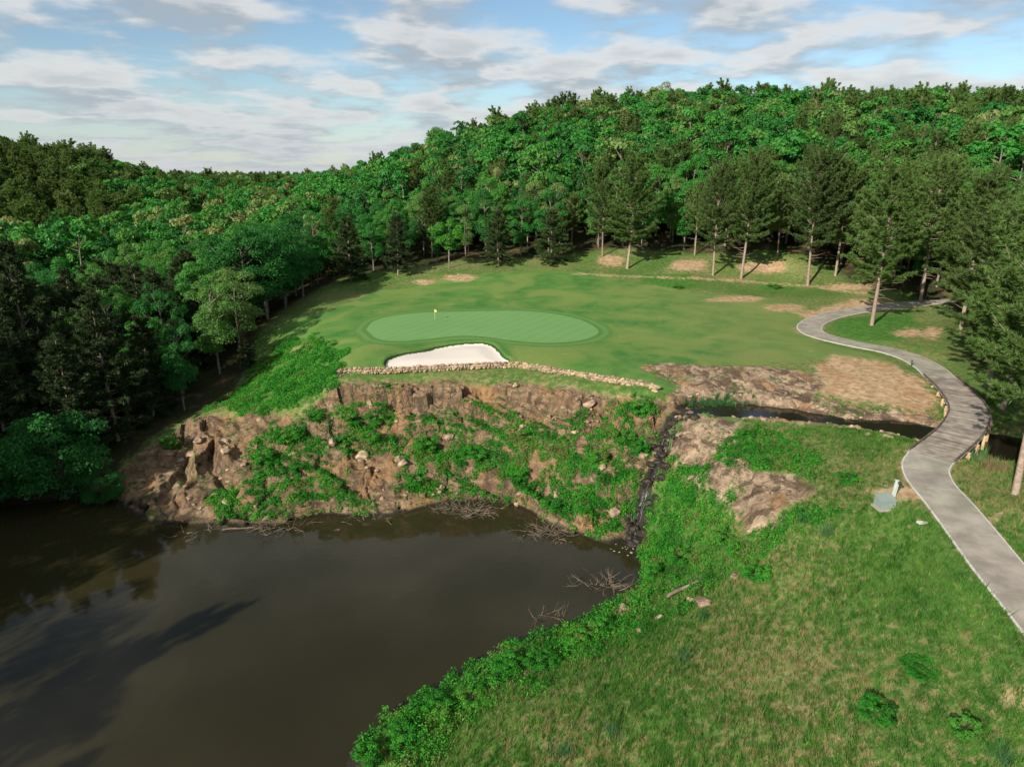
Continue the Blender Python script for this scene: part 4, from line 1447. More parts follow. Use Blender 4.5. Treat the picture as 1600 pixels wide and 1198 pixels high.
def conifer(name, seed, H, R, base, gap, nbr, twigs, nl, nw, needles, mat, cone=False, droop=0.0, split=True, bare=6, bsides=4, upturn=1.0):
    global rng
    keep_rng, rng = rng, np.random.default_rng(seed)
    tr = MB()
    zs = np.linspace(-.6, H * .985, 10)
    bx, by = rng.normal(0, .5, 2)
    tx = lambda z: bx * np.sin(np.asarray(z) / H * 2.2) * .6
    ty = lambda z: by * np.sin(np.asarray(z) / H * 2.2) * .6
    r0 = .011 * H + .06
    tr.tube(np.c_[tx(zs), ty(zs), zs], np.linspace(r0, .03, 10) ** 1.0, 8)
    Pp, Dd = [], []
    zb = H * base
    z = zb
    while z < H - .25:
        t = (z - zb) / (H - zb)
        prof = (1 - t) ** .8 + .06 if cone else (math.sqrt(max(0.0, 1 - ((t - .28) / .8) ** 2)) if t > .28 else .72 + .28 * t / .28)
        nb = max(2, int(round(nbr * rng.uniform(.75, 1.2))))
        a0 = rng.uniform(0, 6.28)
        for k in range(nb):
            a = a0 + 6.28 * k / nb + rng.normal(0, .25)
            L = R * prof * rng.uniform(.6, 1.12) + .2
            el = math.radians((-6 - 22 * droop) * (1 - t) + 58 * t * (1 - .6 * droop)) + rng.normal(0, .24)
            zz = min(z + rng.uniform(-gap, gap) * 1.2, H - .3)
            d = np.array([math.cos(a) * math.cos(el), math.sin(a) * math.cos(el), math.sin(el)])
            s = np.linspace(0, 1, 5)[:, None]
            pts = np.array([tx(zz), ty(zz), zz]) + d * L * s + np.array([0, 0, 1.0]) * (L * .34 * upturn * s ** 2)
            pts[1:] += rng.normal(0, .05 * L / 3, (4, 3))
            tr.tube(pts, np.linspace(.010 * L + .008, .006, 5), bsides, False)
            nt = max(2, int(L * twigs))
            for q_ in range(nt):
                f = rng.uniform(.12, 1.0) ** .8
                i = min(int(f * 4), 3)
                p0 = pts[i] + (pts[i + 1] - pts[i]) * (f * 4 - i)
                sd = rng.choice([-1, 1]) * rng.uniform(.3, 1.25)
                ca, sa = math.cos(sd), math.sin(sd)
                tw = np.array([d[0] * ca - d[1] * sa, d[0] * sa + d[1] * ca, d[2] * .6 + rng.uniform(-.05, .5) * upturn - .2 * droop])
                tw /= np.linalg.norm(tw)
                l = rng.uniform(.35, .95) * (.45 + .3 * L / R) * (1.15 - .4 * f)
                for g in (.35, .7, 1.0):
                    Pp.append(p0 + tw * l * g + rng.normal(0, .06, 3))
                    Dd.append(tw)
            Pp.append(pts[-1])
            Dd.append(d)
        z += gap * rng.uniform(.8, 1.2)
    Pp.append(np.array([tx(H), ty(H), H]))
    Dd.append(np.array([0, 0, 1.0]))
    for k in range(bare):
        zz = zb * rng.uniform(.55, 1.0)
        a = rng.uniform(0, 6.28)
        L = R * rng.uniform(.25, .7)
        d = np.array([math.cos(a), math.sin(a), rng.uniform(-.05, .3)])
        s0 = np.array([tx(zz), ty(zz), zz])
        tr.tube([s0, s0 + d * L * .5 + rng.normal(0, .1, 3), s0 + d * L + rng.normal(0, .15, 3)], [.05, .03, .012], 4)
    Pp, Dd = np.array(Pp), np.array(Dd)
    n = len(Pp)
    Pn, Dn = np.repeat(Pp, needles, 0), np.repeat(Dd, needles, 0)
    m = len(Pn)
    d = Dn * .75 + rand_unit(m) * .8 + np.array([0, 0, .32 * upturn])
    d /= np.linalg.norm(d, axis=1)[:, None]
    pr = np.cross(d, rand_unit(m))
    pr /= np.linalg.norm(pr, axis=1)[:, None] + 1e-9
    l = (nl * rng.uniform(.65, 1.25, m))[:, None]
    w = (nw * rng.uniform(.7, 1.3, m))[:, None]
    V = np.stack([Pn - pr * w, Pn + pr * w, Pn + d * l], 1).reshape(-1, 3)
    F = np.arange(m * 3).reshape(-1, 3)
    shd = np.repeat(np.clip(np.repeat(rng.normal(.5, .2, n), needles) + rng.normal(0, .1, m), 0, 1), 3)
    rng = keep_rng
    if split:
        return (tr.mesh(name + '_trunk', [M_PINEBARK], True), mesh(name + '_crown', V, [F], [mat], False, attrs={'shade': shd}), H)
    tv, tq = np.vstack(tr.v), np.vstack(tr.q)
    tt = np.vstack(tr.t) if tr.t else np.zeros((0, 3), int)
    return joined(name, tv, tq, tt, (V, F, shd), M_PINEBARK, mat)


BROAD = [broadleaf('broadleaf', 300 + k, 17, rng.uniform(4.2, 5.4), 34, 11500, .19, M_LEAF, rng.uniform(.12, .24)) for k in range(5)]
BROAD_HI = [broadleaf('broadleaf_near', 330 + k, 19, rng.uniform(4.2, 5.4), 46, 17000, .17, M_LEAF, rng.uniform(.12, .2)) for k in range(3)]
PINE = [conifer('pine', 400 + k, 20, rng.uniform(4.2, 5.2), rng.uniform(.3, .42), .7, 5, 4.2, .58, .075, 9, M_NEEDLE) for k in range(5)]
PINE_HI = [conifer('pine_near', 420 + k, 22, rng.uniform(5.2, 5.8), (.33, .36, .28)[k], .6, 6, 5.2, .44, .042, 11, M_NEEDLE, bare=9, bsides=5) for k in range(3)]
SCRUBP = [conifer('scrub_pine', 440 + k, 14, rng.uniform(3.6, 4.3), .14, .6, 6, 4.6, .46, .06, 9, M_NEEDLE_DULL, True, .5, bare=3, upturn=.45) for k in range(4)]
BUSHY = [broadleaf('bushy_tree', 380 + k, 9, 4.2, 40, 13000, .15, M_LEAF, -.02, bark=M_STEM) for k in range(2)]
BRIGHT = broadleaf('bright_tree', 390, 11, 3.4, 26, 7000, .2, M_LEAF_BRIGHT, .34)


def tree(name, proto, loc, height, label, cat, group=None, rz=None, wide=1.0, tilt=0.0):
    tm, cm, H = proto
    s = height / H
    root = link(name, None, loc=loc, rot=(tilt, 0, rng.uniform(0, 6.28) if rz is None else rz), scale=(s * wide, s * wide, s))
    tag(root, label, cat, group)
    link('trunk', tm, root)
    link('crown', cm, root)
    return root


HEROES = []


def hero(name, proto, px, py, top, label, cat='tree', wide=1.0, depth=None, h=None):
    """tree whose foot shows (or would show) at px,py and whose tip reaches picture row top"""
    b = hit(px, py) if depth is None else at_depth(px, py, depth)
    b[2] = gz1(b[0], b[1])
    hh = h or (at_depth(px, top, b[1])[2] - b[2])
    HEROES.append((b[0], b[1]))
    r_ = tree(name, proto, b, hh, label, cat, wide=wide)
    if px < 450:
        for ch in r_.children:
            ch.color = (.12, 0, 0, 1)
    return r_


hero('pine_tree', PINE_HI[0], 1362, 508, 278, 'tall pine with bare lower trunk standing inside the bend of the cart path', wide=1.08)
hero('pine_tree', PINE_HI[1], 1262, 446, 255, 'tall pine with clean straight trunk at the clearing edge, left of the path bend', wide=.95)
hero('pine_tree', PINE_HI[1], 1158, 436, 262, 'tall pine with bare side branches, right one of the close pair behind the fairway')
hero('pine_tree', PINE_HI[0], 1114, 431, 272, 'tall pine with pale trunk, left one of the close pair behind the fairway', wide=.9)
hero('pine_tree', PINE_HI[2], 980, 420, 266, 'dark full-crowned pine right of the orange earth bank behind the green', wide=1.15)
hero('pine_tree', PINE[1], 941, 402, 300, 'slim pine whose pale trunk rises from the orange earth bank')
hero('pine_tree', SCRUBP[0], 862, 413, 328, 'broad low pine at the clearing edge behind the right end of the green', wide=1.25)
hero('pine_tree', SCRUBP[1], 779, 415, 332, 'short spreading pine right of the bright green twin-trunked tree', wide=1.15)
hero('bright_tree', BRIGHT, 702, 419, 343, 'bright green young tree on two thin trunks at the clearing edge')
hero('pine_tree', PINE[2], 675, 405, 310, 'dark pine standing behind the bright green young tree')
hero('pine_tree', SCRUBP[2], 622, 430, 335, 'dark pine with thin trunk at the clearing edge behind the flagstick')
hero('pine_tree', SCRUBP[3], 548, 438, 342, 'bushy dark pine on forked trunks at the back left of the clearing', wide=1.15)
hero('pine_tree', PINE[3], 1085, 402, 300, 'pine with thin trunk behind the left one of the close pair')
hero('pine_tree', PINE[0], 1215, 402, 290, 'pine in shade between the close pair and the straight-trunked pine')
hero('pine_tree', PINE[4], 1305, 432, 275, 'pine in shade right of the straight-trunked pine at the clearing edge')
hero('broadleaf_tree', BROAD[1], 1037, 190, 131, 'tallest rounded tree breaking the skyline of the hill', depth=425)
hero('broadleaf_tree', BROAD[3], 676, 245, 199, 'rounded tree breaking the skyline where the hill falls away', depth=425)
# right edge
hero('pine_tree', PINE_HI[1], 1586, 772, 330, 'big pine with thick bare trunk in the grass right of the bridge', wide=1.0)
hero('pine_tree', PINE_HI[0], 1545, 600, 345, 'dense bright-tipped pine overhanging the far end of the bridge', wide=1.45)
hero('pine_tree', PINE_HI[2], 1566, 640, 405, 'dense pine at the right picture edge just beyond the creek', wide=1.3)
hero('pine_tree', PINE_HI[2], 1500, 520, 300, 'full pine right of the cart path bend with a low dark skirt', wide=1.15)
hero('pine_tree', PINE_HI[1], 1440, 462, 272, 'pine at the point where the cart path enters the wood', wide=1.1)
hero('pine_tree', PINE_HI[0], 1590, 540, 285, 'tall pine behind the dense pines at the right edge')
# left edge
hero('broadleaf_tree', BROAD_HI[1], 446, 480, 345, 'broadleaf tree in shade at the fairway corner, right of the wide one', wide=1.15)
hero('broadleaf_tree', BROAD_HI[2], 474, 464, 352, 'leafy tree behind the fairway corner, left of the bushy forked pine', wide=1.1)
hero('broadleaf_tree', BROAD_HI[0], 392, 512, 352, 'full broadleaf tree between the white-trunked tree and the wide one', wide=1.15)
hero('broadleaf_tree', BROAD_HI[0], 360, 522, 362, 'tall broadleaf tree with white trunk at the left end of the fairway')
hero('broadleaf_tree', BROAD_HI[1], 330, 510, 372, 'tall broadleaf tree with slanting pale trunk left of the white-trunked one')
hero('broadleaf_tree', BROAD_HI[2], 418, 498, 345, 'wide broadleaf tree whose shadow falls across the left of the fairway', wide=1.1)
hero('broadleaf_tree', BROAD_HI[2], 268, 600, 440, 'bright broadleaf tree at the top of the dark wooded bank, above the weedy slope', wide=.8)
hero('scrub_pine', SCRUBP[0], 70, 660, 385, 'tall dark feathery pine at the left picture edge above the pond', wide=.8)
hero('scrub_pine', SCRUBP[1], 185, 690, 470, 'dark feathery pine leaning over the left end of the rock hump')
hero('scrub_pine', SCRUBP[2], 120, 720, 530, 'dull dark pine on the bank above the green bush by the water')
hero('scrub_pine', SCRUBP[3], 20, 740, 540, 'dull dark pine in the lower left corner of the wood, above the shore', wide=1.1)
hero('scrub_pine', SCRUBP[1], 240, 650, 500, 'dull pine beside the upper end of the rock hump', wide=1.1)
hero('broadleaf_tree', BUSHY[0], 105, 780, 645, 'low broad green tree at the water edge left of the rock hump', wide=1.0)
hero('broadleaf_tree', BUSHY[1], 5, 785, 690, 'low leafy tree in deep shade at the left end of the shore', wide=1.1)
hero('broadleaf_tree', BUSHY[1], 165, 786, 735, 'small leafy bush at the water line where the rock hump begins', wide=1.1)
hero('young_pine', SCRUBP[0], 388, 575, 528, 'small pale young pine on the weedy slope left of the fairway', wide=1.1)
# out-of-frame left bank trees: some shadow the pond, others added to shade the wood
for x, y, h in [(-54, 12, 24), (-66, 26, 20), (-66, 27, 22), (-70, 33, 20), (-74, 40, 22), (-80, 46, 22), (-60, -2, 24), (-68, 8, 22), (-76, 22, 22), (-84, 34, 23), (-92, 48, 24), (-98, 58, 24), (-104, 66, 25), (-90, 24, 24), (-98, 36, 25), (-108, 46, 25), (-114, 58, 24), (-120, 70, 24), (-106, 30, 24), (-116, 40, 24), (-128, 60, 24), (-94, 10, 24)]:
    tree('bank_tree', BROAD[int(rng.integers(5))] if x != -54 else SCRUBP[0], (x, y, gz1(x, y)), h, 'unseen tree on the left bank that helps shade the pond and wood', 'tree', 'trees on the left bank of the pond', wide=.8 if x != -54 else .75)
    HEROES.append((x, y))

# ------------------------------------------------------------------ the wood
def candidates(x0, x1, y0, y1, sp):
    xs, ys = np.meshgrid(np.arange(x0, x1, sp), np.arange(y0, y1, sp))
    xs = xs + (np.arange(len(xs)) % 2)[:, None] * sp * .5
    p = np.stack([xs.ravel(), ys.ravel()], 1) + rng.uniform(-.42, .42, (xs.size, 2)) * sp
    return p


cand = np.vstack([candidates(-330, 300, 40, 260, 4.9), candidates(-420, 480, 260, 520, 5.4)])
wide_ok = np.abs(cand[:, 0]) < cand[:, 1] * .84 + 34
cand = cand[wide_ok]
op = sdf(cand[:, 0], cand[:, 1], Z_OPEN, 12)
cand = cand[(op < -2.2) & (gz(cand[:, 0], cand[:, 1]) > WATER_Z + .8)]
hx = np.array(HEROES)
dmin = np.min(np.hypot(cand[:, None, 0] - hx[None, :, 0], cand[:, None, 1] - hx[None, :, 1]), 1)
cand = cand[dmin > 3.2]
cz_ = gz(cand[:, 0], cand[:, 1])
ppx, ppy = project(cand[:, 0], cand[:, 1], cz_ + 12)
patchy = fbm(cand[:, 0] / 45, cand[:, 1] / 45, 9.1, 3)
bias = np.interp(ppx, [-200, 150, 300, 650, 900, 1250, 1700], [.10, 0.0, -.2, -.14, -.11, -.12, -.08])
lefthill = (cand[:, 0] < -.55 * cand[:, 1]) & (cand[:, 1] > 210)
bias = np.where(lefthill, .45, bias)
is_pine = (patchy * .25 + bias + rng.normal(0, .26, len(cand))) > .05
dist = np.hypot(cand[:, 0], cand[:, 1])
valley = (ppx < 560) & (cand[:, 1] > 132) & (cand[:, 1] < 262) & ~lefthill
is_pine &= ~(valley & (rng.random(len(cand)) < .75))
is_pine |= (ppx < 300) & (cand[:, 1] < 128) & (rng.random(len(cand)) < .8)
# what can be seen: not far behind the crest
order = np.argsort(dist)
crest_y = np.interp(ppx, [c[0] for c in CREST[::-1]], [c[2] for c in CREST[::-1]])
vis = (ppx > -60) & (ppx < 1660) & (ppy < 900)
ind = np.zeros(len(cand), bool)
for kind in (True, False):
    sel = [i for i in order if is_pine[i] == kind and vis[i]][:290]
    ind[sel] = True


LAND = [(-999, 'at the left picture edge'), (70, 'in the wood above the dark left pines'), (170, 'in the valley wood at left'), (260, 'in the valley wood left of centre'), (330, 'above the white-trunked tree'), (400, 'beyond the left end of the fairway'), (470, 'left of the bushy forked pine'),
        (530, 'behind the bushy forked pine'), (590, 'behind the thin-trunked dark pine'), (650, 'behind the flagstick'), (720, 'behind the bright twin-trunked tree'), (790, 'behind the short spreading pine'), (850, 'behind the broad low pine'), (910, 'behind the orange earth bank'),
        (965, 'behind the full-crowned pine'), (1030, 'right of the full-crowned pine'), (1090, 'behind the close pair of pines'), (1150, 'right of the close pair of pines'), (1210, 'behind the straight-trunked pine'), (1270, 'right of the straight-trunked pine'),
        (1330, 'above the path bend'), (1400, 'above the tall path pine'), (1460, 'where the path enters the wood'), (1520, 'above the bridge pines'), (1575, 'at the right picture edge')]


def where(i):
    col = [l for a_, l in LAND if ppx[i] >= a_][-1]
    y = cand[i, 1]
    row = 'front row' if y < 166 else ('second row' if y < 182 else ('third row' if y < 200 else 'upper slope'))
    if ppx[i] < 400:
        row = 'near bank' if y < 110 else ('middle rank' if y < 160 else 'far rank')
    return row + ' ' + col


for i in np.nonzero(ind)[0]:
    x, y = cand[i]
    z = float(cz_[i])
    hgt = 8.5 + 8.0 * rng.random() ** 1.3 if ppx[i] < 880 else 9.5 + 8.5 * rng.random() ** 1.2
    if ppx[i] < 330 and y < 130:
        hgt = rng.uniform(10.5, 16)
    size = 'tall' if hgt > 13 else 'short'
    u_ = rng.random()
    if is_pine[i]:
        left = ppx[i] < 330
        pr = SCRUBP[int(rng.integers(4))] if (left and (y < 130 or rng.random() < .5)) else PINE[int(rng.integers(5))]
        tint = 'dark' if u_ < .33 else ('grey-green' if u_ < .66 else 'light green')
        lab = size + ' ' + tint + ' pine, ' + where(i)
        r_ = tree('pine_tree', pr, (x, y, z), hgt, lab, 'tree', size + ' ' + tint + ' pines, ' + where(i), wide=rng.uniform(.85, 1.15))
    else:
        pr = BROAD_HI[int(rng.integers(3))] if dist[i] < 125 else BROAD[int(rng.integers(5))]
        tint = 'deep green' if u_ < .3 else ('fresh green' if u_ < .7 else ('light green' if u_ < .9 else 'yellow-green'))
        lab = size + ' ' + tint + ' broadleaf tree, ' + where(i)
        r_ = tree('broadleaf_tree', pr, (x, y, z), hgt, lab, 'tree', size + ' ' + tint + ' broadleaf trees, ' + where(i), wide=rng.uniform(.62, 1.2))
    for ch in r_.children:
        ch.color = (float(u_), 0, 0, 1)

# everything farther: one wood, trees set by geometry nodes on points
far = [candidates(-700, 500, 520, 760, 9.5), candidates(-1400, 1100, 760, 1900, 21), candidates(-2300, 1300, 1900, 3600, 42)]
farc = np.vstack(far)
farc = farc[(np.abs(farc[:, 0]) < farc[:, 1] * .84 + 40)]
restc = np.vstack([cand[~ind], farc])
restp = np.r_[is_pine[~ind], rng.random(len(farc)) < .45]
rz_ = gz(restc[:, 0], restc[:, 1])
LOD = bpy.data.collections.new('wood_kinds')
lods = [broadleaf('kind_a%d' % k, 500 + k, 17, rng.uniform(4.4, 5.4), 24, 2300, .42, M_LEAF, .14, split=False) for k in range(5)] + \
       [conifer('kind_b%d' % k, 520 + k, 19, rng.uniform(4.2, 5.0), .3, .9, 5, 2.4, .85, .15, 6, M_NEEDLE, split=False, bare=0, bsides=3) for k in range(4)]
for k, me in enumerate(lods):
    ob = bpy.data.objects.new('kind_%02d' % k, me)
    LOD.objects.link(ob)
pm2 = bpy.data.meshes.new('wood')
pm2.from_pydata([tuple(map(float, q)) for q in np.c_[restc, rz_]], [], [])
vi = np.where(restp, rng.integers(5, 9, len(restc)), rng.integers(0, 5, len(restc))).astype(np.int32)
a_ = pm2.attributes.new('pick', 'INT', 'POINT')
a_.data.foreach_set('value', vi)
fars = np.hypot(restc[:, 0], restc[:, 1])
sc_ = (.5 + .62 * rng.random(len(restc)) ** 1.4) * np.where(fars > 1900, 1.6, np.where(fars > 760, 1.5, np.where(fars > 560, 1.2, 1.0)))
sc_ = np.where(restp, sc_ * .95, sc_ * 1.12)
for nm, val in (('turn', rng.uniform(0, 6.28, len(restc))), ('size', sc_), ('girth', sc_ * rng.uniform(.75, 1.25, len(restc)))):
    a_ = pm2.attributes.new(nm, 'FLOAT', 'POINT')
    a_.data.foreach_set('value', val.astype(np.float32))
wood = link('forest', pm2)
tag(wood, 'dense mixed forest of pines and broadleaf trees covering the hills', 'forest', kind='stuff')
ng = bpy.data.node_groups.new('set_trees', 'GeometryNodeTree')
ng.interface.new_socket('Geometry', in_out='INPUT', socket_type='NodeSocketGeometry')
ng.interface.new_socket('Geometry', in_out='OUTPUT', socket_type='NodeSocketGeometry')
g = NT(ng)
gi, go = g.new('NodeGroupInput'), g.new('NodeGroupOutput')
ci = g.new('GeometryNodeCollectionInfo')
ci.inputs[0].default_value = LOD
ci.inputs['Separate Children'].default_value = True
ci.inputs['Reset Children'].default_value = True
iop = g.new('GeometryNodeInstanceOnPoints')
iop.inputs['Pick Instance'].default_value = True


def named(nm, typ):
    nd = g.new('GeometryNodeInputNamedAttribute', data_type=typ)
    nd.inputs[0].default_value = nm
    return nd.outputs[0]


cx = g.new('ShaderNodeCombineXYZ')
g.l.new(named('turn', 'FLOAT'), cx.inputs[2])
e2r = g.new('FunctionNodeEulerToRotation')
g.l.new(cx.outputs[0], e2r.inputs[0])
g.l.new(gi.outputs[0], iop.inputs['Points'])
g.l.new(ci.outputs[0], iop.inputs['Instance'])
g.l.new(named('pick', 'INT'), iop.inputs['Instance Index'])
g.l.new(e2r.outputs[0], iop.inputs['Rotation'])
cs = g.new('ShaderNodeCombineXYZ')
g.l.new(named('girth', 'FLOAT'), cs.inputs[0])
g.l.new(named('girth', 'FLOAT'), cs.inputs[1])
g.l.new(named('size', 'FLOAT'), cs.inputs[2])
g.l.new(cs.outputs[0], iop.inputs['Scale'])
g.l.new(iop.outputs[0], go.inputs[0])
md = wood.modifiers.new('trees', 'NODES')
md.node_group = ng

# ------------------------------------------------------------------ weeds, shrubs, grass
def scatter(n, x0, x1, y0, y1, ok):
    x, y = rng.uniform(x0, x1, n), rng.uniform(y0, y1, n)
    k = ok(x, y)
    return x[k], y[k]


def weed_mesh(x, y, per, size, rad, hgt):
    z = gz(x, y)
    n = len(x)
    C = np.repeat(np.c_[x, y, z], per, 0)
    m = len(C)
    d = rand_unit(m)
    d[:, 2] = np.abs(d[:, 2])
    rr = np.repeat(rad * rng.uniform(.6, 1.3, n), per)[:, None]
    hh = np.repeat(hgt * np.clip(rng.uniform(.4, 1.4, n) * (1 + 1.6 * fbm(x / 2, y / 2, 33, 3)), .25, 2.4), per)
    C = C + d * rr * rng.uniform(.3, 1.0, (m, 1)) ** .5 * np.c_[np.ones(m), np.ones(m), hh / rr[:, 0]] + [0, 0, .03]
    N = d * .5 + rand_unit(m) * .6 + [0, 0, .45]
    N /= np.linalg.norm(N, axis=1)[:, None]
    mb_, sh_ = MB(), []
    leaf_cards(C, N, size, mb_, sh_)
    shade_ = np.repeat(np.clip(rng.normal(0, .15, n), -.35, .35), per * 4) + sh_[0]
    return np.vstack(mb_.v), np.vstack(mb_.q), np.clip(shade_, 0, 1)


def lush_ok(lo):
    def f(x, y):
        a = gattr(A_lush, x, y)
        w = gattr(A_wet, x, y)
        br = 2.6 * fbm(x / 2.6, y / 2.6, 4.4, 4)
        thin = fbm(x / 1.3 + 40, y / 1.3, 2.4, 3)
        return (a + br > lo) & ((w < -.2) | ((w < .45) & (gz(x, y) < -3))) & (gz(x, y) > WATER_Z + .05) & (thin > -.16)
    return f


wx1, wy1 = scatter(52000, -46, 24, 56, 112, lush_ok(-1.0))
V1, Q1, S1 = weed_mesh(wx1, wy1, 20, .092, .36, .40)
link_ = link('weeds', mesh('weeds', V1, [Q1], [M_WEED], False, attrs={'shade': S1}))
tag(link_, 'bright green creeping weeds over the cliff and the slope beside the fairway', 'weeds', kind='stuff')
wx1, wy1 = scatter(30000, -12, 42, 24, 75, lush_ok(.1))
V1, Q1, S1 = weed_mesh(wx1, wy1, 18, .082, .32, .55)
o = link('bank_weeds', mesh('bank_weeds', V1, [Q1], [M_WEED], False, attrs={'shade': S1}))
tag(o, 'tall leafy weeds on the bank between the meadow and the pond', 'weeds', kind='stuff')
# sparse tufts on the bare rock
wx1, wy1 = scatter(9000, -46, 42, 56, 84, lambda x, y: (gattr(A_rock, x, y) > 0) & (gattr(A_lush, x, y) < .5) & (gattr(A_wet, x, y) < -.2) & (fbm(x / 3, y / 3, 8.8, 3) > .16) & (gz(x, y) > WATER_Z + .2))
V1, Q1, S1 = weed_mesh(wx1, wy1, 8, .07, .18, .16)
o = link('rock_tufts', mesh('rock_tufts', V1, [Q1], [M_WEED], False, attrs={'shade': S1}))
tag(o, 'small green tufts growing in cracks of the bare rock', 'weeds', kind='stuff')

SHRUB = [broadleaf('shrub', 600 + k, 2.2, 1.25, 26, 4200, .085, M_WEED, -.1, bark=M_STEM) for k in range(3)]
SHRUB_B = broadleaf('bright_shrub', 610, 2.2, 1.2, 20, 2600, .09, M_LEAF_BRIGHT, -.05, bark=M_STEM)


def shrub(px, py, w, h, label, proto=None, name='shrub'):
    b = hit(px, py)
    b[2] = gz1(b[0], b[1]) - .05
    tm, cm, H = proto or SHRUB[int(rng.integers(3))]
    root = link(name, None, loc=b, rot=(0, 0, rng.uniform(0, 6.28)), scale=(w / 2.5, w / 2.5, h / H))
    tag(root, label, 'shrub')
    link('stem', tm, root)
    link('foliage', cm, root)


for px, py, w, h, lab, pr in [
    (265, 692, 2.0, 1.9, 'lone green shrub on the bare left hump of the cliff', None),
    (412, 722, 2.6, 1.5, 'dark green vine mound at the left edge of the cliff weeds', None),
    (450, 690, 3.0, 1.8, 'large leafy bush on the cliff right of the bare rock hump', None),
    (470, 735, 2.4, 1.5, 'leafy bush below the large bush on the left cliff', None),
    (495, 668, 1.8, 1.3, 'small bush beside the tall crack in the left cliff', None),
    (552, 655, 2.4, 1.6, 'round bush under the smooth brown rock slab', None),
    (588, 662, 2.2, 1.8, 'upright bush left of the blocky rock overhang', None),
    (580, 690, 2.4, 1.3, 'low bush hanging below the upright bush on the cliff', None),
    (540, 690, 1.6, 1.2, 'dark little bush against the cliff crack', None),
    (665, 705, 3.0, 1.6, 'leafy mound below the rock overhang in the middle of the cliff', None),
    (650, 755, 1.8, 1.3, 'dark leafy bush near the shore under the middle of the cliff', None),
    (740, 715, 2.8, 1.5, 'bright leafy mound halfway down the cliff below the bunker', None),
    (810, 745, 3.0, 1.7, 'bright tall leafy mound low on the cliff right of its middle', None),
    (820, 685, 2.0, 1.4, 'upright weed bush below the right end of the bunker', None),
    (860, 800, 2.4, 1.2, 'bush at the shore above the tangled branches', None),
    (1000, 655, 2.0, 2.2, 'upright dark green bush left of the lip of the waterfall', None),
    (975, 690, 2.6, 1.6, 'yellow-green leafy bush on the left side of the waterfall', SHRUB_B),
    (1000, 720, 2.0, 1.6, 'narrow green bush hanging beside the falling water', None),
    (935, 720, 2.4, 1.4, 'wide green bush on the cliff left of the waterfall bushes', None),
    (1075, 790, 1.8, 1.4, 'green bush right of the waterfall under the rock edge', None),
    (1130, 850, 2.0, 1.5, 'yellow-green bush below the bare rock slope', SHRUB_B),
    (1150, 870, 1.6, 1.2, 'dark green bush under the yellow-green bush by the rock slope', None),
    (1060, 880, 2.0, 1.5, 'leafy bush in the gully weeds above the dark boulder', None),
    (1180, 905, 2.2, 1.2, 'broad dark bush at the top of the weedy bank', None),
    (1020, 905, 2.0, 1.5, 'bush at the pond corner right of the foot of the waterfall', None),
    (940, 985, 1.8, 1.3, 'bush right of the lone tan boulder at the pond', None),
    (905, 1003, 2.3, 1.1, 'bushy shrub on the pond edge left of the lone tan boulder', None),
    (846, 1040, 2.1, .9, 'shrub on the pond bank right of the midpoint of the shore', None),
    (795, 1046, 2.2, 1.2, 'shrub at the middle of the near pond bank', None),
    (738, 1098, 2.0, .8, 'shrub on the near bank where the shore starts to curve', None),
    (684, 1112, 2.0, 1.1, 'shrub on the near bank left of the shore curve', None),
    (628, 1160, 2.0, 1.0, 'leafy shrub near the bottom of the pond bank', None),
    (575, 1195, 1.6, 1.6, 'leafy shrub in the bottom corner of the pond bank', None),
    (1368, 1122, 1.9, 1.2, 'dark blue-green round bush in the near meadow', None),
    (1500, 1150, 1.4, 1.3, 'yellow-green leafy sapling in the near meadow beside dark weeds', SHRUB_B),
    (1440, 1045, 2.2, .5, 'wide low patch of leafy weeds in the near meadow', None),
    (1325, 755, 1.7, 1.1, 'dark green bush in the grass above the pale cabinet', None),
    (1165, 685, 1.5, 1.0, 'leafy clump at the top of the grass beside the stream rock', None),
    (1060, 450, 2.2, 1.0, 'low bright green bush on the bank behind the fairway', SHRUB_B),
    (1210, 450, 2.8, .9, 'low bright green strip of bush by the straight-trunked pine', SHRUB_B),
]:
    shrub(px, py, w, h, lab, pr)


def blades(x, y, per, hgt, wid, lean=.5):
    z = gz(x, y)
    n = len(x)
    B = np.repeat(np.c_[x, y, z], per, 0)
    m = len(B)
    B[:, :2] += rng.normal(0, .07, (m, 2))
    hh = np.repeat(hgt * rng.uniform(.5, 1.4, n), per) * rng.uniform(.6, 1.2, m)
    a = rng.uniform(0, 6.28, m)
    w = np.c_[np.cos(a), np.sin(a), np.zeros(m)] * (wid * rng.uniform(.7, 1.3, m))[:, None]
    tip = B + np.c_[rng.normal(0, lean, (m, 2)) * hh[:, None], hh]
    V = np.stack([B - w - [0, 0, .03], B + w - [0, 0, .03], tip], 1).reshape(-1, 3)
    return V, np.arange(m * 3).reshape(-1, 3), np.repeat(np.clip(np.repeat(rng.normal(.5, .2, n), per) + rng.normal(0, .12, m), 0, 1), 3)


PATHS = np.vstack([PATH1, DECK, PATH2])


def meadow_ok(x, y):
    zz = gz(x, y)
    u_, v_ = project(x, y, zz)
    k = (u_ > -40) & (u_ < 1660) & (v_ < 1260) & (gattr(A_rock, x, y) < -.2) & (gattr(A_wet, x, y) < -.4) & (gattr(A_mown, x, y) < -.3) & (gattr(A_dirt, x, y) < .3) & (zz > WATER_Z + .1)
    r = np.hypot(x, y)
    k &= rng.random(len(x)) < np.clip(1.25 - r / 95, .12, 1)
    k &= np.min(np.hypot(x[:, None] - PATHS[None, ::4, 0], y[:, None] - PATHS[None, ::4, 1]), 1) > 2.05
    return k


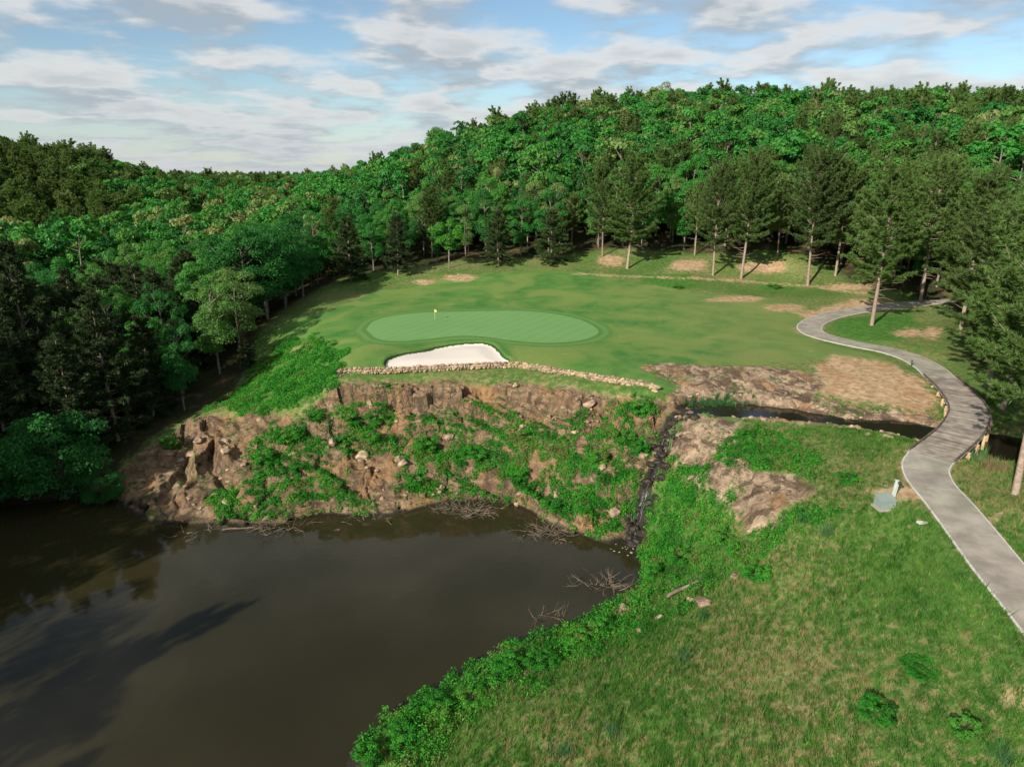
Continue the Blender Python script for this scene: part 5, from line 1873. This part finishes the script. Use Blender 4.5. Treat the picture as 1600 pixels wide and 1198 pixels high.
bx_, by_ = scatter(120000, -12, 62, 22, 76, meadow_ok)
V1, F1, S1 = blades(bx_, by_, 7, .30, .022, .5)
o = link('meadow_grass', mesh('meadow_grass', V1, [F1], [M_GRASS], False, attrs={'shade': S1}))
tag(o, 'unmown meadow grass mixed with dry straw between the pond and the cart path', 'grass', kind='stuff')
bx_, by_ = scatter(9000, -12, 62, 22, 70, lambda x, y: meadow_ok(x, y) & (fbm(x / 4, y / 4, 71, 3) > -.08))
V1, F1, S1 = blades(bx_, by_, 12, .55, .02, .32)
o = link('tall_grass', mesh('tall_grass', V1, [F1], [M_GRASS], False, attrs={'shade': S1}))
tag(o, 'taller grass tufts standing out of the meadow', 'grass', kind='stuff')
# long blue-green clumps in the meadow
for k, (px, py, lab) in enumerate([(1070, 1030, 'blue-green grass clump in the middle of the near meadow'), (1100, 965, 'blue-green grass clump beside the dark boulder'), (1290, 835, 'pale blue-green tuft of long grass below the rock slope'), (880, 1180, 'blue-green grass clump at the bottom of the meadow'), (1255, 815, 'tall green grass clump at the corner of the rock slope'),
                                   (960, 1150, 'grass clump low in the meadow above the picture edge'), (1570, 1190, 'tall grass clump in the bottom right corner')]):
    b = hit(px, py)
    xx, yy = rng.normal(b[0], .28, 26), rng.normal(b[1], .28, 26)
    V1, F1, S1 = blades(xx, yy, 9, .62, .02, .35)
    b[2] = gz1(b[0], b[1])
    o = link('grass_clump', mesh('grass_clump', V1 - b, [F1], [M_REED], False, attrs={'shade': S1}), loc=b)
    tag(o, lab, 'grass')
# reeds in the pool and by the creek
b = P(1120, 634, STREAM_Z)
xx, yy = rng.normal(b[0], 1.7, 120), rng.normal(b[1] + .6, .5, 120)
V1, F1, S1 = blades(xx, yy, 12, .95, .035, .25)
b[2] = STREAM_Z
o = link('reeds', mesh('reeds', V1 - b, [F1], [M_REED], False, attrs={'shade': S1}), loc=b)
tag(o, 'patch of bright green reeds in the upper stream pool', 'reeds')
for px, py, lab in [(1520, 722, 'leafy reeds at the creek edge beside the bridge piles'), (1550, 738, 'pale dry reeds on the creek edge left of the thick pine trunk')]:
    b = hit(px, py)
    b[2] = gz1(b[0], b[1])
    xx, yy = rng.normal(b[0], .8, 34), rng.normal(b[1], .35, 34)
    V1, F1, S1 = blades(xx, yy, 6, 1.2, .035, .15)
    o = link('reeds', mesh('reeds', V1 - b, [F1], [M_REED if px < 1540 else M_DRY], False, attrs={'shade': S1}), loc=b)
    tag(o, lab, 'reeds')
